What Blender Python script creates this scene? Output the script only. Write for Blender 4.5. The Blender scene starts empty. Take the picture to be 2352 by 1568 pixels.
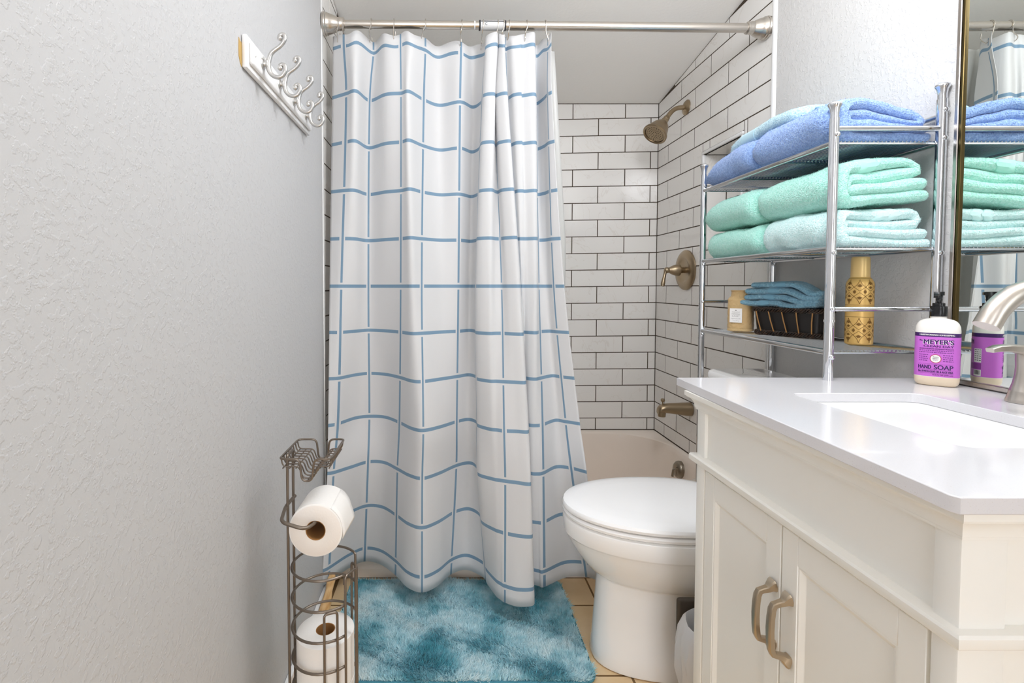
import bpy, bmesh, math, random
import numpy as np
from mathutils import Vector, Matrix, Euler

random.seed(7)
RNG = np.random.default_rng(7)
PI = math.pi
sc = bpy.context.scene
COL = sc.collection

# ------------------------------------------------------------------ camera
cam_d = bpy.data.cameras.new('camera')
cam = bpy.data.objects.new('camera', cam_d)
COL.objects.link(cam)
cam.location = (0, 0, 1.10)
cam.rotation_euler = (math.radians(88.0), 0, 0)
cam_d.sensor_fit = 'HORIZONTAL'
cam_d.sensor_width = 36.0
cam_d.lens = 36.0 * 1140 / 2352
cam_d.shift_x = 148 / 2352
cam_d.shift_y = -87 / 2352
cam_d.clip_start = 0.02
sc.camera = cam

# ------------------------------------------------------------------ world, lights, exposure
w = bpy.data.worlds.new('world')
sc.world = w
w.use_nodes = True
w.node_tree.nodes['Background'].inputs[0].default_value = (0.97, 0.99, 1.03, 1)
w.node_tree.nodes['Background'].inputs[1].default_value = 2.4


def light(name, kind, loc, energy, color=(1, 1, 1), size=0.1, size_y=None, rot=(0, 0, 0)):
    d = bpy.data.lights.new(name, kind)
    d.energy = energy
    d.color = color
    if kind == 'AREA':
        d.shape = 'RECTANGLE'
        d.size = size
        d.size_y = size_y or size
    else:
        d.shadow_soft_size = size
    o = bpy.data.objects.new(name, d)
    o.location = loc
    o.rotation_euler = rot
    COL.objects.link(o)
    return o


for yy in (0.56, 0.70, 0.84):                       # the bulbs of the vanity light above the mirror
    light('vanity_bulb', 'POINT', (0.90, yy, 1.93), 0.8, (0.985, 0.99, 1.01), 0.05)
light('ceiling_fill', 'POINT', (0.48, 0.76, 1.99), 11.5, (0.965, 0.99, 1.035), 0.12)  # added fill lamp with no fixture, brightens the ceiling and alcove

sc.cycles.max_bounces = 16
sc.cycles.diffuse_bounces = 12
sc.cycles.glossy_bounces = 6
sc.view_settings.view_transform = 'Standard'
sc.view_settings.look = 'None'
sc.view_settings.gamma = 1.0
sc.view_settings.use_curve_mapping = False
sc.view_settings.exposure = 0.91


# ------------------------------------------------------------------ materials
def srgb(r, g, b):
    f = lambda c: (c / 255 / 12.92) if c / 255 <= 0.04045 else ((c / 255 + 0.055) / 1.055) ** 2.4
    return (f(r), f(g), f(b), 1)


def mat(name, rgb, rough=0.5, metal=0.0, spec=None, trans=0.0, coat=0.0, sheen=0.0, ior=None, aniso=0.0):
    m = bpy.data.materials.new(name)
    m.use_nodes = True
    p = m.node_tree.nodes['Principled BSDF']
    p.inputs['Base Color'].default_value = rgb if len(rgb) == 4 else srgb(*rgb)
    p.inputs['Roughness'].default_value = rough
    p.inputs['Metallic'].default_value = metal
    if spec is not None:
        p.inputs['Specular IOR Level'].default_value = spec
    p.inputs['Transmission Weight'].default_value = trans
    p.inputs['Coat Weight'].default_value = coat
    p.inputs['Sheen Weight'].default_value = sheen
    if ior:
        p.inputs['IOR'].default_value = ior
    return m


def nodes(m):
    return m.node_tree.nodes, m.node_tree.links, m.node_tree.nodes['Principled BSDF']


def coord(m, scale=(1, 1, 1)):
    N, L, p = nodes(m)
    t = N.new('ShaderNodeTexCoord')
    mp = N.new('ShaderNodeMapping')
    mp.inputs['Scale'].default_value = scale
    L.new(t.outputs['Object'], mp.inputs['Vector'])
    return mp.outputs['Vector']


def noise(m, vec, scale, detail=2.0, rough=0.5):
    N, L, p = nodes(m)
    n = N.new('ShaderNodeTexNoise')
    n.inputs['Scale'].default_value = scale
    n.inputs['Detail'].default_value = detail
    n.inputs['Roughness'].default_value = rough
    if vec is not None:
        L.new(vec, n.inputs['Vector'])
    return n.outputs['Fac']


def ramp(m, fac, stops):
    N, L, p = nodes(m)
    r = N.new('ShaderNodeValToRGB')
    e = r.color_ramp.elements
    while len(e) < len(stops):
        e.new(0.5)
    for el, (pos, c) in zip(e, stops):
        el.position = pos
        el.color = c if len(c) == 4 else srgb(*c)
    L.new(fac, r.inputs['Fac'])
    return r.outputs['Color']


def bump(m, height, strength, dist=0.01, prev=None):
    N, L, p = nodes(m)
    b = N.new('ShaderNodeBump')
    b.inputs['Strength'].default_value = strength
    b.inputs['Distance'].default_value = dist
    L.new(height, b.inputs['Height'])
    if prev is not None:
        L.new(prev, b.inputs['Normal'])
    L.new(b.outputs['Normal'], p.inputs['Normal'])
    return b.outputs['Normal']


def grey(v):
    return (v, v, v, 1)


M = {}
# orange-peel / knock-down wall paint; right wall's copy of it is lightened to offset shade
for nm, rgb in (('wall_paint', (192, 192, 193)), ('wall_paint_lifted', (213, 212, 211))):
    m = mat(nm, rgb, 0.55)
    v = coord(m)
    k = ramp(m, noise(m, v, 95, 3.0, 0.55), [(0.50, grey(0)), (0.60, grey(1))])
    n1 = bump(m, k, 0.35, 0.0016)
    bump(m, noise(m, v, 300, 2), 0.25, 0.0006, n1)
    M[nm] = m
m = mat('ceiling_paint', (249, 248, 245), 0.7)
v = coord(m)
n1 = bump(m, ramp(m, noise(m, v, 80, 3.0), [(0.45, grey(0)), (0.6, grey(1))]), 0.15, 0.001)
M['ceiling'] = m
# tile
m = mat('white_tile', (238, 236, 233), 0.13, coat=0.2)
v = coord(m)
N, L, p = nodes(m)
oi = N.new('ShaderNodeObjectInfo')
ad = N.new('ShaderNodeVectorMath')
ad.operation = 'ADD'
mu = N.new('ShaderNodeVectorMath')
mu.operation = 'SCALE'
mu.inputs['Scale'].default_value = 37.0
cm = N.new('ShaderNodeCombineXYZ')
for i in range(3):
    L.new(oi.outputs['Random'], cm.inputs[i])
L.new(cm.outputs[0], mu.inputs[0])
L.new(v, ad.inputs[0])
L.new(mu.outputs[0], ad.inputs[1])
va = ad.outputs[0]
vein = N.new('ShaderNodeTexNoise')
vein.inputs['Scale'].default_value = 4
vein.inputs['Detail'].default_value = 5
vein.inputs['Distortion'].default_value = 1.6
L.new(va, vein.inputs['Vector'])
c = ramp(m, vein.outputs['Fac'], [(0.0, (238, 236, 233)), (0.492, (238, 236, 233)), (0.5, (230, 226, 221)), (0.508, (238, 236, 233)), (1.0, (238, 236, 233))])
L.new(c, p.inputs['Base Color'])
bump(m, noise(m, va, 22, 1.0), 0.10, 0.004)
M['tile'] = m
m = mat('dark_grout', (72, 60, 48), 0.9)
bump(m, noise(m, coord(m), 400, 2), 0.4, 0.001)
M['grout'] = m
M['trim_white'] = mat('glossy_white_trim', (232, 232, 232), 0.25)
M['caulk'] = mat('white_caulk', (222, 220, 216), 0.5)
m = mat('floor_tile', (230, 201, 158), 0.45)
v = coord(m)
c = ramp(m, noise(m, v, 9, 4), [(0.3, (224, 193, 146)), (0.7, (236, 208, 168))])
nodes(m)[1].new(c, nodes(m)[2].inputs['Base Color'])
M['floor_tile'] = m
M['floor_grout'] = mat('floor_grout', (128, 98, 62), 0.9)
m = mat('tub_enamel', (244, 232, 220), 0.16, coat=0.3)
M['tub'] = m
M['porcelain'] = mat('porcelain', (249, 249, 249), 0.09, coat=0.5)
M['seat_plastic'] = mat('seat_plastic', (250, 250, 251), 0.13, coat=0.3)
M['vanity'] = mat('vanity_paint', (243, 241, 235), 0.38)
m = mat('quartz', (219, 218, 222), 0.14, coat=0.25)
v = coord(m)
c = ramp(m, noise(m, v, 700, 2), [(0.28, (208, 204, 204)), (0.36, (219, 218, 222)), (1.0, (221, 220, 224))])
nodes(m)[1].new(c, nodes(m)[2].inputs['Base Color'])
M['quartz'] = m
M['basin'] = mat('basin_china', (236, 236, 236), 0.22, coat=0.15)
M['chrome'] = mat('chrome', (222, 224, 228), 0.07, 1.0)
M['chrome_wire'] = mat('chrome_wire', (205, 211, 217), 0.2, 1.0)


def brushed(name, rgb, rough=0.3, sc_=(1, 1, 60)):
    m = mat(name, rgb, rough, 1.0)
    v = coord(m, sc_)
    N, L, p = nodes(m)
    n = noise(m, v, 60, 2)
    r = N.new('ShaderNodeMapRange')
    r.inputs['To Min'].default_value = rough - 0.05
    r.inputs['To Max'].default_value = rough + 0.08
    L.new(n, r.inputs['Value'])
    L.new(r.outputs[0], p.inputs['Roughness'])
    return m


M['nickel'] = mat('brushed_nickel', (204, 197, 188), 0.25, 1.0)
M['nickel_faucet'] = brushed('brushed_nickel_faucet', (206, 198, 190), 0.3)
M['bronze'] = brushed('brushed_bronze_nickel', (168, 150, 124), 0.33)
M['pull'] = brushed('warm_nickel_pull', (186, 170, 148), 0.3)
M['overflow'] = brushed('overflow_metal', (150, 140, 126), 0.28)
M['satin'] = mat('satin_silver', (205, 203, 200), 0.32, 1.0)
M['mirror_frame'] = brushed('mirror_frame_metal', (196, 188, 182), 0.28, (90, 90, 1))
M['mirror_edge'] = mat('mirror_edge_gold', (98, 84, 54), 0.3, 1.0)
M['mirror'] = mat('mirror_glass', (236, 240, 236), 0.0, 1.0)
M['wire_brown'] = mat('brown_wire', (124, 113, 102), 0.36, 0.75)
M['hole'] = mat('dark_hole', (22, 18, 14), 0.8)
M['black'] = mat('black_plastic', (14, 14, 16), 0.22)
M['clear_label'] = mat('silver_label', (205, 205, 205), 0.35)
M['ink'] = mat('black_ink', (30, 30, 34), 0.6)
m = mat('toilet_paper', (242, 239, 235), 0.9)
bump(m, noise(m, coord(m), 160, 2), 0.35, 0.0012)
M['paper'] = m
m = mat('paper_end', (238, 231, 224), 0.95)
bump(m, noise(m, coord(m), 220, 2), 0.3, 0.0008)
M['paper_end'] = m
M['cardboard'] = mat('cardboard', (158, 112, 62), 0.85)
M['tan_chip'] = mat('torn_drywall_paper', (184, 152, 92), 0.9)
m = mat('wood', (206, 166, 112), 0.5)
v = coord(m, (30, 2, 30))
c = ramp(m, noise(m, v, 3.0, 3), [(0.3, (188, 142, 84)), (0.7, (222, 186, 136))])
nodes(m)[1].new(c, nodes(m)[2].inputs['Base Color'])
M['wood'] = m
M['bag'] = mat('white_plastic_bag', (236, 236, 238), 0.3, trans=0.25)
M['bin'] = mat('brown_plastic', (70, 60, 50), 0.4)
M['bottle'] = mat('white_bottle', (238, 234, 228), 0.28)
M['soap'] = mat('cream_soap', (230, 212, 186), 0.3)
M['label_purple'] = mat('label_purple', (200, 106, 208), 0.4)
M['label_dark'] = mat('label_dark_purple', (62, 24, 96), 0.4)
M['label_white'] = mat('label_white', (240, 238, 236), 0.45)
M['label_red'] = mat('label_red', (190, 70, 96), 0.45)
M['label_lilac'] = mat('label_lilac', (150, 70, 160), 0.45)
M['gold'] = mat('gold_paint', (232, 190, 112), 0.34, 0.3)
M['gold_cap'] = mat('gold_cap', (232, 198, 132), 0.36, 0.25)
M['gold_print'] = mat('gold_print', (128, 90, 34), 0.4, 0.2)
m = mat('amber_glass', (236, 204, 150), 0.25, trans=0.35, ior=1.3)
bump(m, noise(m, coord(m), 120, 2), 0.8, 0.003)
M['amber'] = m
M['wax'] = mat('candle_wax', (232, 186, 110), 0.5)
m = mat('wicker', (50, 36, 25), 0.45)
v = coord(m)
c = ramp(m, noise(m, v, 90, 3), [(0.35, (30, 21, 15)), (0.62, (66, 46, 30)), (0.8, (120, 84, 52))])
nodes(m)[1].new(c, nodes(m)[2].inputs['Base Color'])
M['wicker'] = m
M['wicker_dark'] = mat('wicker_panel', (24, 17, 13), 0.4)
M['cane'] = mat('pale_cane', (176, 128, 70), 0.5)


def terry(name, lo, mid, hi, scale=210):
    m = mat(name, mid, 0.95, sheen=0.35)
    v = coord(m)
    c = ramp(m, noise(m, v, scale, 2.5, 0.6), [(0.32, lo), (0.5, mid), (0.68, hi)])
    nodes(m)[1].new(c, nodes(m)[2].inputs['Base Color'])
    bump(m, noise(m, v, 330, 2), 0.9, 0.004)
    return m


M['t_blue'] = terry('terry_periwinkle', (112, 142, 204), (136, 168, 222), (158, 188, 236))
M['t_mint'] = terry('terry_mint', (152, 222, 206), (174, 232, 219), (192, 240, 230))
M['t_aqua'] = terry('terry_pale_aqua', (190, 230, 230), (208, 240, 240), (222, 246, 247))
M['t_sky'] = terry('terry_sky', (150, 190, 208), (176, 210, 224), (198, 224, 234))
M['t_wash'] = terry('terry_wash', (110, 160, 186), (134, 182, 204), (156, 198, 216))
# rug
m = mat('rug_pile', (96, 160, 184), 0.9, sheen=0.3)
v = coord(m)
big = noise(m, v, 6.0, 5, 0.62)
c = ramp(m, big, [(0.27, (52, 142, 158)), (0.37, (94, 178, 196)), (0.45, (152, 210, 222)), (0.53, (204, 236, 243)), (0.66, (238, 249, 251))])
nodes(m)[1].new(c, nodes(m)[2].inputs['Base Color'])
M['rug'] = m
M['rug_back'] = mat('rug_backing', (74, 140, 160), 0.9)

# curtain: white cloth with a woven windowpane check, driven by the cloth's own uv (one unit = one check)
m = mat('check_cloth', (238, 238, 240), 0.62, sheen=0.15)
N, L, p = nodes(m)
uv = N.new('ShaderNodeUVMap')
sp = N.new('ShaderNodeSeparateXYZ')
L.new(uv.outputs[0], sp.inputs[0])


def mth(op, a, b=None):
    n = N.new('ShaderNodeMath')
    n.operation = op
    for i, q in enumerate((a, b)):
        if q is None:
            continue
        if isinstance(q, (int, float)):
            n.inputs[i].default_value = q
        else:
            L.new(q, n.inputs[i])
    return n.outputs[0]


U, V = sp.outputs[0], sp.outputs[1]
ru, rv = mth('ROUND', U), mth('ROUND', V)
du, dv = mth('ABSOLUTE', mth('SUBTRACT', U, ru)), mth('ABSOLUTE', mth('SUBTRACT', V, rv))
vs, hs = mth('LESS_THAN', du, 0.031), mth('LESS_THAN', dv, 0.036)
nv, nh = mth('LESS_THAN', du, 0.075), mth('LESS_THAN', dv, 0.075)
par = mth('PINGPONG', mth('ADD', ru, rv), 1.0)          # 0 on even crossings, 1 on odd ones
vv = mth('MULTIPLY', vs, mth('SUBTRACT', 1.0, mth('MULTIPLY', nh, par)))
hh = mth('MULTIPLY', hs, mth('SUBTRACT', 1.0, mth('MULTIPLY', nv, mth('SUBTRACT', 1.0, par))))
fac = mth('MAXIMUM', vv, hh)
mx = N.new('ShaderNodeMix')
mx.data_type = 'RGBA'
L.new(fac, mx.inputs['Factor'])
mx.inputs[6].default_value = srgb(219, 219, 220)
mx.inputs[7].default_value = srgb(122, 153, 178)
L.new(mx.outputs[2], p.inputs['Base Color'])
wv = N.new('ShaderNodeTexNoise')
wv.inputs['Scale'].default_value = 60
mp = N.new('ShaderNodeMapping')
mp.inputs['Scale'].default_value = (3.0, 0.06, 1)
L.new(uv.outputs[0], mp.inputs['Vector'])
L.new(mp.outputs[0], wv.inputs['Vector'])
bump(m, wv.outputs['Fac'], 0.12, 0.002)
out = N['Material Output']
tr = N.new('ShaderNodeBsdfTranslucent')
L.new(mx.outputs[2], tr.inputs['Color'])
ms = N.new('ShaderNodeMixShader')
ms.inputs[0].default_value = 0.12
L.new(p.outputs[0], ms.inputs[1])
L.new(tr.outputs[0], ms.inputs[2])
L.new(ms.outputs[0], out.inputs['Surface'])
M['curtain'] = m
m = mat('frosted_liner', (236, 236, 234), 0.3)
N, L, p = nodes(m)
tr = N.new('ShaderNodeBsdfTranslucent')
tr.inputs['Color'].default_value = srgb(236, 236, 234)
ms = N.new('ShaderNodeMixShader')
ms.inputs[0].default_value = 0.45
L.new(p.outputs[0], ms.inputs[1])
L.new(tr.outputs[0], ms.inputs[2])
L.new(ms.outputs[0], N['Material Output'].inputs['Surface'])
M['liner'] = m


# ------------------------------------------------------------------ mesh helpers
def link_mesh(name, me, material, parent=None, smooth=True):
    o = bpy.data.objects.new(name, me)
    if material is not None:
        me.materials.append(material)
    COL.objects.link(o)
    if parent is not None:
        o.parent = parent
        o.matrix_parent_inverse = world_of(parent).inverted()
    if smooth:
        me.shade_smooth()
        me.set_sharp_from_angle(angle=math.radians(38))
    return o


def world_of(o):
    mtx = o.matrix_basis.copy()
    if o.parent is not None:
        mtx = world_of(o.parent) @ o.matrix_parent_inverse @ mtx
    return mtx


def obj(name, bm, material, parent=None, smooth=True, kind=None):
    bmesh.ops.recalc_face_normals(bm, faces=bm.faces)
    me = bpy.data.meshes.new(name)
    bm.to_mesh(me)
    bm.free()
    o = link_mesh(name, me, material, parent, smooth)
    if kind:
        o['kind'] = kind
    return o


def arr_obj(name, verts, faces, material, parent=None, smooth=True, kind=None):
    me = bpy.data.meshes.new(name)
    me.from_pydata([tuple(v) for v in verts], [], [tuple(f) for f in faces])
    me.update()
    o = link_mesh(name, me, material, parent, smooth)
    if kind:
        o['kind'] = kind
    return o


def thing(name, label, cat, loc=(0, 0, 0), group=None):
    o = bpy.data.objects.new(name, None)
    o.empty_display_size = 0.05
    COL.objects.link(o)
    o.location = loc
    o['label'] = label
    o['category'] = cat
    if group:
        o['group'] = group
    return o


def tag(o, label, cat, group=None):
    o['label'] = label
    o['category'] = cat
    if group:
        o['group'] = group
    return o


def struct(name, bm, material, parent=None, smooth=False):
    o = obj(name, bm, material, parent, smooth)
    if parent is None:
        o['kind'] = 'structure'
    return o


def box(bm, x0, x1, y0, y1, z0, z1, bev=0.0, segs=2):
    r = bmesh.ops.create_cube(bm, size=1.0)
    vs = r['verts']
    for v in vs:
        v.co = Vector(((x0 + x1) / 2 + v.co.x * (x1 - x0), (y0 + y1) / 2 + v.co.y * (y1 - y0), (z0 + z1) / 2 + v.co.z * (z1 - z0)))
    if bev > 0:
        es = list({e for v in vs for e in v.link_edges})
        bmesh.ops.bevel(bm, geom=es, offset=bev, segments=segs, affect='EDGES', profile=0.5)
    return bm


def nbox(*a, **k):
    return box(bmesh.new(), *a, **k)


def catmull(pts, n=8, closed=False):
    P = [np.array(p, float) for p in pts]
    out = []
    m_ = len(P)
    rng = range(m_ if closed else m_ - 1)
    for i in rng:
        if closed:
            p0, p1, p2, p3 = P[(i - 1) % m_], P[i], P[(i + 1) % m_], P[(i + 2) % m_]
        else:
            p0 = P[i - 1] if i > 0 else 2 * P[0] - P[1]
            p1, p2 = P[i], P[i + 1]
            p3 = P[i + 2] if i + 2 < m_ else 2 * P[-1] - P[-2]
        for k in range(n):
            t = k / n
            out.append(0.5 * ((2 * p1) + (-p0 + p2) * t + (2 * p0 - 5 * p1 + 4 * p2 - p3) * t * t + (-p0 + 3 * p1 - 3 * p2 + p3) * t ** 3))
    if not closed:
        out.append(P[-1])
    return out


def rounded(pts, r, n=4, closed=False):
    """polyline with its corners rounded by radius r"""
    P = [Vector(p) for p in pts]
    out = []
    m_ = len(P)
    for i in range(m_):
        if not closed and i in (0, m_ - 1):
            out.append(P[i])
            continue
        a, b, c_ = P[i - 1], P[i], P[(i + 1) % m_]
        d1, d2 = (a - b), (c_ - b)
        rr = min(r, d1.length * 0.49, d2.length * 0.49)
        p1, p2 = b + d1.normalized() * rr, b + d2.normalized() * rr
        for k in range(n + 1):
            t = k / n
            out.append(p1 * (1 - t) ** 2 + b * 2 * t * (1 - t) + p2 * t * t)
    return out


def tube(bm, pts, rad, segs=10, closed=False, cap=True, flat=None):
    """tube along pts; rad a number or a list; flat = (sx, sy) cross-section factors"""
    P = [Vector(p) for p in pts]
    n = len(P)
    R = rad if hasattr(rad, '__len__') else [rad] * n
    fr = None
    rings = []
    for i in range(n):
        if closed:
            t = (P[(i + 1) % n] - P[i - 1]).normalized()
        else:
            t = (P[min(i + 1, n - 1)] - P[max(i - 1, 0)]).normalized()
        if fr is None:
            up = Vector((0, 0, 1)) if abs(t.z) < 0.9 else Vector((1, 0, 0))
            u = t.cross(up).normalized()
        else:
            u = (fr - t * fr.dot(t)).normalized()
        fr = u
        v_ = t.cross(u)
        sx, sy = flat or (1, 1)
        rings.append([bm.verts.new(P[i] + (u * math.cos(2 * PI * k / segs) * sx + v_ * math.sin(2 * PI * k / segs) * sy) * R[i]) for k in range(segs)])
    for i in range(n if closed else n - 1):
        a, b = rings[i], rings[(i + 1) % n]
        for k in range(segs):
            bm.faces.new((a[k], a[(k + 1) % segs], b[(k + 1) % segs], b[k]))
    if cap and not closed:
        bm.faces.new(rings[0][::-1])
        bm.faces.new(rings[-1])
    return bm


def ntube(*a, **k):
    return tube(bmesh.new(), *a, **k)


def lathe(bm, prof, origin=(0, 0, 0), axis=(0, 0, 1), segs=32, close_ends=True):
    """prof: list of (radius, height along axis)"""
    ax = Vector(axis).normalized()
    q = Vector((0, 0, 1)).rotation_difference(ax)
    O = Vector(origin)
    rings = []
    for r, h in prof:
        if r < 1e-6:
            rings.append([bm.verts.new(O + q @ Vector((0, 0, h)))])
        else:
            rings.append([bm.verts.new(O + q @ Vector((r * math.cos(2 * PI * k / segs), r * math.sin(2 * PI * k / segs), h))) for k in range(segs)])
    for a, b in zip(rings, rings[1:]):
        for k in range(segs):
            k2 = (k + 1) % segs
            if len(a) == 1 and len(b) == 1:
                continue
            if len(a) == 1:
                bm.faces.new((a[0], b[k2], b[k]))
            elif len(b) == 1:
                bm.faces.new((a[k], a[k2], b[0]))
            else:
                bm.faces.new((a[k], a[k2], b[k2], b[k]))
    if close_ends:
        if len(rings[0]) > 1:
            bm.faces.new(rings[0][::-1])
        if len(rings[-1]) > 1:
            bm.faces.new(rings[-1])
    return bm


def nlathe(*a, **k):
    return lathe(bmesh.new(), *a, **k)


def loft(bm, rings, cap0=True, cap1=True, closed=True):
    R = [[bm.verts.new(Vector(p)) for p in r] for r in rings]
    n = len(R[0])
    for a, b in zip(R, R[1:]):
        for k in range(n if closed else n - 1):
            bm.faces.new((a[k], a[(k + 1) % n], b[(k + 1) % n], b[k]))
    if cap0:
        bm.faces.new(R[0][::-1])
    if cap1:
        bm.faces.new(R[-1])
    return bm


def rrect(x0, x1, y0, y1, r, n=6):
    out = []
    for cx, cy, a0 in ((x1 - r, y1 - r, 0), (x0 + r, y1 - r, 90), (x0 + r, y0 + r, 180), (x1 - r, y0 + r, 270)):
        for k in range(n + 1):
            a = math.radians(a0 + 90 * k / n)
            out.append((cx + r * math.cos(a), cy + r * math.sin(a)))
    return out


def slab_hole(outer, inner, z0, z1):
    """a slab with a hole; outer, inner: xy loops"""
    bm = bmesh.new()
    for z in (z0, z1):
        es = []
        for lp in (outer, inner):
            vs = [bm.verts.new((x, y, z)) for x, y in lp]
            es += [bm.edges.new((vs[i], vs[(i + 1) % len(vs)])) for i in range(len(vs))]
        bmesh.ops.triangle_fill(bm, use_beauty=True, edges=es)
    for lp in (outer, inner):
        a = [bm.verts.new((x, y, z0)) for x, y in lp]
        b = [bm.verts.new((x, y, z1)) for x, y in lp]
        for i in range(len(lp)):
            j = (i + 1) % len(lp)
            bm.faces.new((a[i], a[j], b[j], b[i]))
    bmesh.ops.remove_doubles(bm, verts=bm.verts, dist=1e-6)
    return bm


def sphere(bm, c_, r, u=14, v_=8, sc3=(1, 1, 1)):
    res = bmesh.ops.create_uvsphere(bm, u_segments=u, v_segments=v_, radius=r)
    for q in res['verts']:
        q.co = Vector((q.co.x * sc3[0], q.co.y * sc3[1], q.co.z * sc3[2])) + Vector(c_)
    return bm


def nsphere(*a, **k):
    return sphere(bmesh.new(), *a, **k)


def lump(P, amp, wl, seed=0):
    """smooth pseudo-noise displacement of an (n,3) array"""
    r = np.random.default_rng(seed)
    out = np.zeros_like(P)
    for k in range(7):
        d = r.normal(size=3)
        d /= np.linalg.norm(d)
        f = 2 * PI / (wl * r.uniform(0.6, 1.7))
        ph = r.uniform(0, 6.28)
        v = r.normal(size=3)
        v /= np.linalg.norm(v)
        out += np.outer(np.sin(P @ d * f + ph), v)
    return P + out * amp / 3.0


def pile(name, me_obj, n, length, width, material, parent, seed=1, zmin=None, lean=0.6):
    """short loops of yarn standing on a cloth surface: one stuff part"""
    me = me_obj.data
    me.calc_loop_triangles()
    nt = len(me.loop_triangles)
    tri = np.empty(nt * 3, np.int32)
    me.loop_triangles.foreach_get('vertices', tri)
    tri = tri.reshape(-1, 3)
    co = np.empty(len(me.vertices) * 3, np.float32)
    me.vertices.foreach_get('co', co)
    co = co.reshape(-1, 3).astype(float)
    A, B, C_ = co[tri[:, 0]], co[tri[:, 1]], co[tri[:, 2]]
    nr = np.cross(B - A, C_ - A)
    ar = np.linalg.norm(nr, axis=1)
    nr = nr / np.maximum(ar, 1e-12)[:, None]
    r = np.random.default_rng(seed)
    idx = r.choice(nt, n, p=ar / ar.sum())
    u, v = r.random(n), r.random(n)
    fl = u + v > 1
    u[fl], v[fl] = 1 - u[fl], 1 - v[fl]
    P = A[idx] + (B - A)[idx] * u[:, None] + (C_ - A)[idx] * v[:, None]
    D = nr[idx] + r.normal(size=(n, 3)) * lean
    D /= np.linalg.norm(D, axis=1)[:, None]
    S = np.cross(D, r.normal(size=(n, 3)))
    S /= np.maximum(np.linalg.norm(S, axis=1), 1e-9)[:, None]
    ln = length * r.uniform(0.6, 1.3, n)[:, None]
    verts = np.empty((n, 3, 3))
    verts[:, 0] = P - S * width / 2 - D * length * 0.3
    verts[:, 1] = P + S * width / 2 - D * length * 0.3
    verts[:, 2] = P + D * ln
    o = tri_mesh(name, verts.reshape(-1, 3), np.arange(n * 3).reshape(-1, 3), material, parent)
    o['kind'] = 'stuff'
    return o


def tri_mesh(name, verts, faces, material, parent=None):
    me = bpy.data.meshes.new(name)
    nv, nf = len(verts), len(faces)
    me.vertices.add(nv)
    me.vertices.foreach_set('co', np.asarray(verts, np.float32).ravel())
    me.loops.add(nf * 3)
    me.loops.foreach_set('vertex_index', np.asarray(faces, np.int32).ravel())
    me.polygons.add(nf)
    me.polygons.foreach_set('loop_start', np.arange(0, nf * 3, 3, dtype=np.int32))
    me.update(calc_edges=True)
    return link_mesh(name, me, material, parent, smooth=False)


def copy_tree(o, parent=None):
    c_ = o.copy()
    COL.objects.link(c_)
    if parent is not None:
        c_.parent = parent
    for ch in list(o.children):
        copy_tree(ch, c_)
    return c_


def text_tris(body, size, bold=0.0, spacing=1.0, align='CENTER'):
    """flat letters as (verts, faces), in the xy plane"""
    cu = bpy.data.curves.new('letters', 'FONT')
    cu.body = body
    cu.size = size
    cu.space_character = spacing
    cu.align_x = align
    cu.align_y = 'CENTER'
    cu.resolution_u = 3
    o = bpy.data.objects.new('letters', cu)
    COL.objects.link(o)
    dg = bpy.context.evaluated_depsgraph_get()
    me = o.evaluated_get(dg).to_mesh()
    V_ = [tuple(v.co) for v in me.vertices]
    F_ = [tuple(p_.vertices) for p_ in me.polygons]
    o.evaluated_get(dg).to_mesh_clear()
    bpy.data.objects.remove(o)
    bpy.data.curves.remove(cu)
    return V_, F_


ORD = ['first', 'second', 'third', 'fourth', 'fifth', 'sixth', 'seventh', 'eighth', 'ninth', 'tenth', 'eleventh', 'twelfth']

# ================================================================== the setting
XL, XR, YB = -0.424, 1.10, 2.618
YR = -2.2                                    # room lengthened unseen behind the camera, left open so world light fills in
YE = 1.712                                   # where the tiled alcove begins
CEIL = lambda y: 2.05 + 0.153 * (YB - y)

bm = bmesh.new()
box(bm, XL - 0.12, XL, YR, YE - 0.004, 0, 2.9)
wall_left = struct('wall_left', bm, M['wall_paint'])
struct('rear_light_baffle', nbox(.40, XR + .12, YR, YR + .1, 0, 2.9), M['wall_paint'])  # unseen panel added to keep rear fill light off the vanity's near side
wall_right = struct('wall_right', nbox(XR, XR + 0.12, YR, YE - 0.026, 0, 2.9), M['wall_paint_lifted'])
struct('wall_back', nbox(XL - 0.12, XR + 0.2, YB + 0.0009, YB + 0.12, 0, 2.4), M['grout'])
wall_back = COL.objects['wall_back']
wall_al = struct('wall_alcove_left', nbox(XL - 0.12, XL - 0.0009, YE - 0.004, YB + 0.003, 0, 2.4), M['grout'])
NY0, NY1, NZ0, NZ1 = 1.875, 2.15, 1.268, 1.664      # the niche in the right wall
bm = bmesh.new()
box(bm, XR + 0.0009, XR + 0.2, YE - 0.004, NY0, 0, 2.4)
box(bm, XR + 0.0009, XR + 0.2, NY1, YB + 0.003, 0, 2.4)
box(bm, XR + 0.0009, XR + 0.2, NY0, NY1, 0, NZ0)
box(bm, XR + 0.0009, XR + 0.2, NY0, NY1, NZ1, 2.4)
box(bm, XR + 0.10, XR + 0.2, NY0, NY1, NZ0, NZ1)
wall_ar = struct('wall_alcove_right', bm, M['grout'])
bm = bmesh.new()
loft(bm, [[(XL - 0.12, YR, CEIL(YR)), (XR + 0.2, YR, CEIL(YR)), (XR + 0.2, YR, CEIL(YR) + .1), (XL - 0.12, YR, CEIL(YR) + .1)],
          [(XL - 0.12, 2.74, CEIL(2.74)), (XR + 0.2, 2.74, CEIL(2.74)), (XR + 0.2, 2.74, CEIL(2.74) + .1), (XL - 0.12, 2.74, CEIL(2.74) + .1)]])
struct('ceiling', bm, M['ceiling'])
floor = struct('floor', nbox(XL - 0.12, XR + 0.12, YR, 2.7, -0.08, -0.0016), M['floor_grout'])

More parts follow.
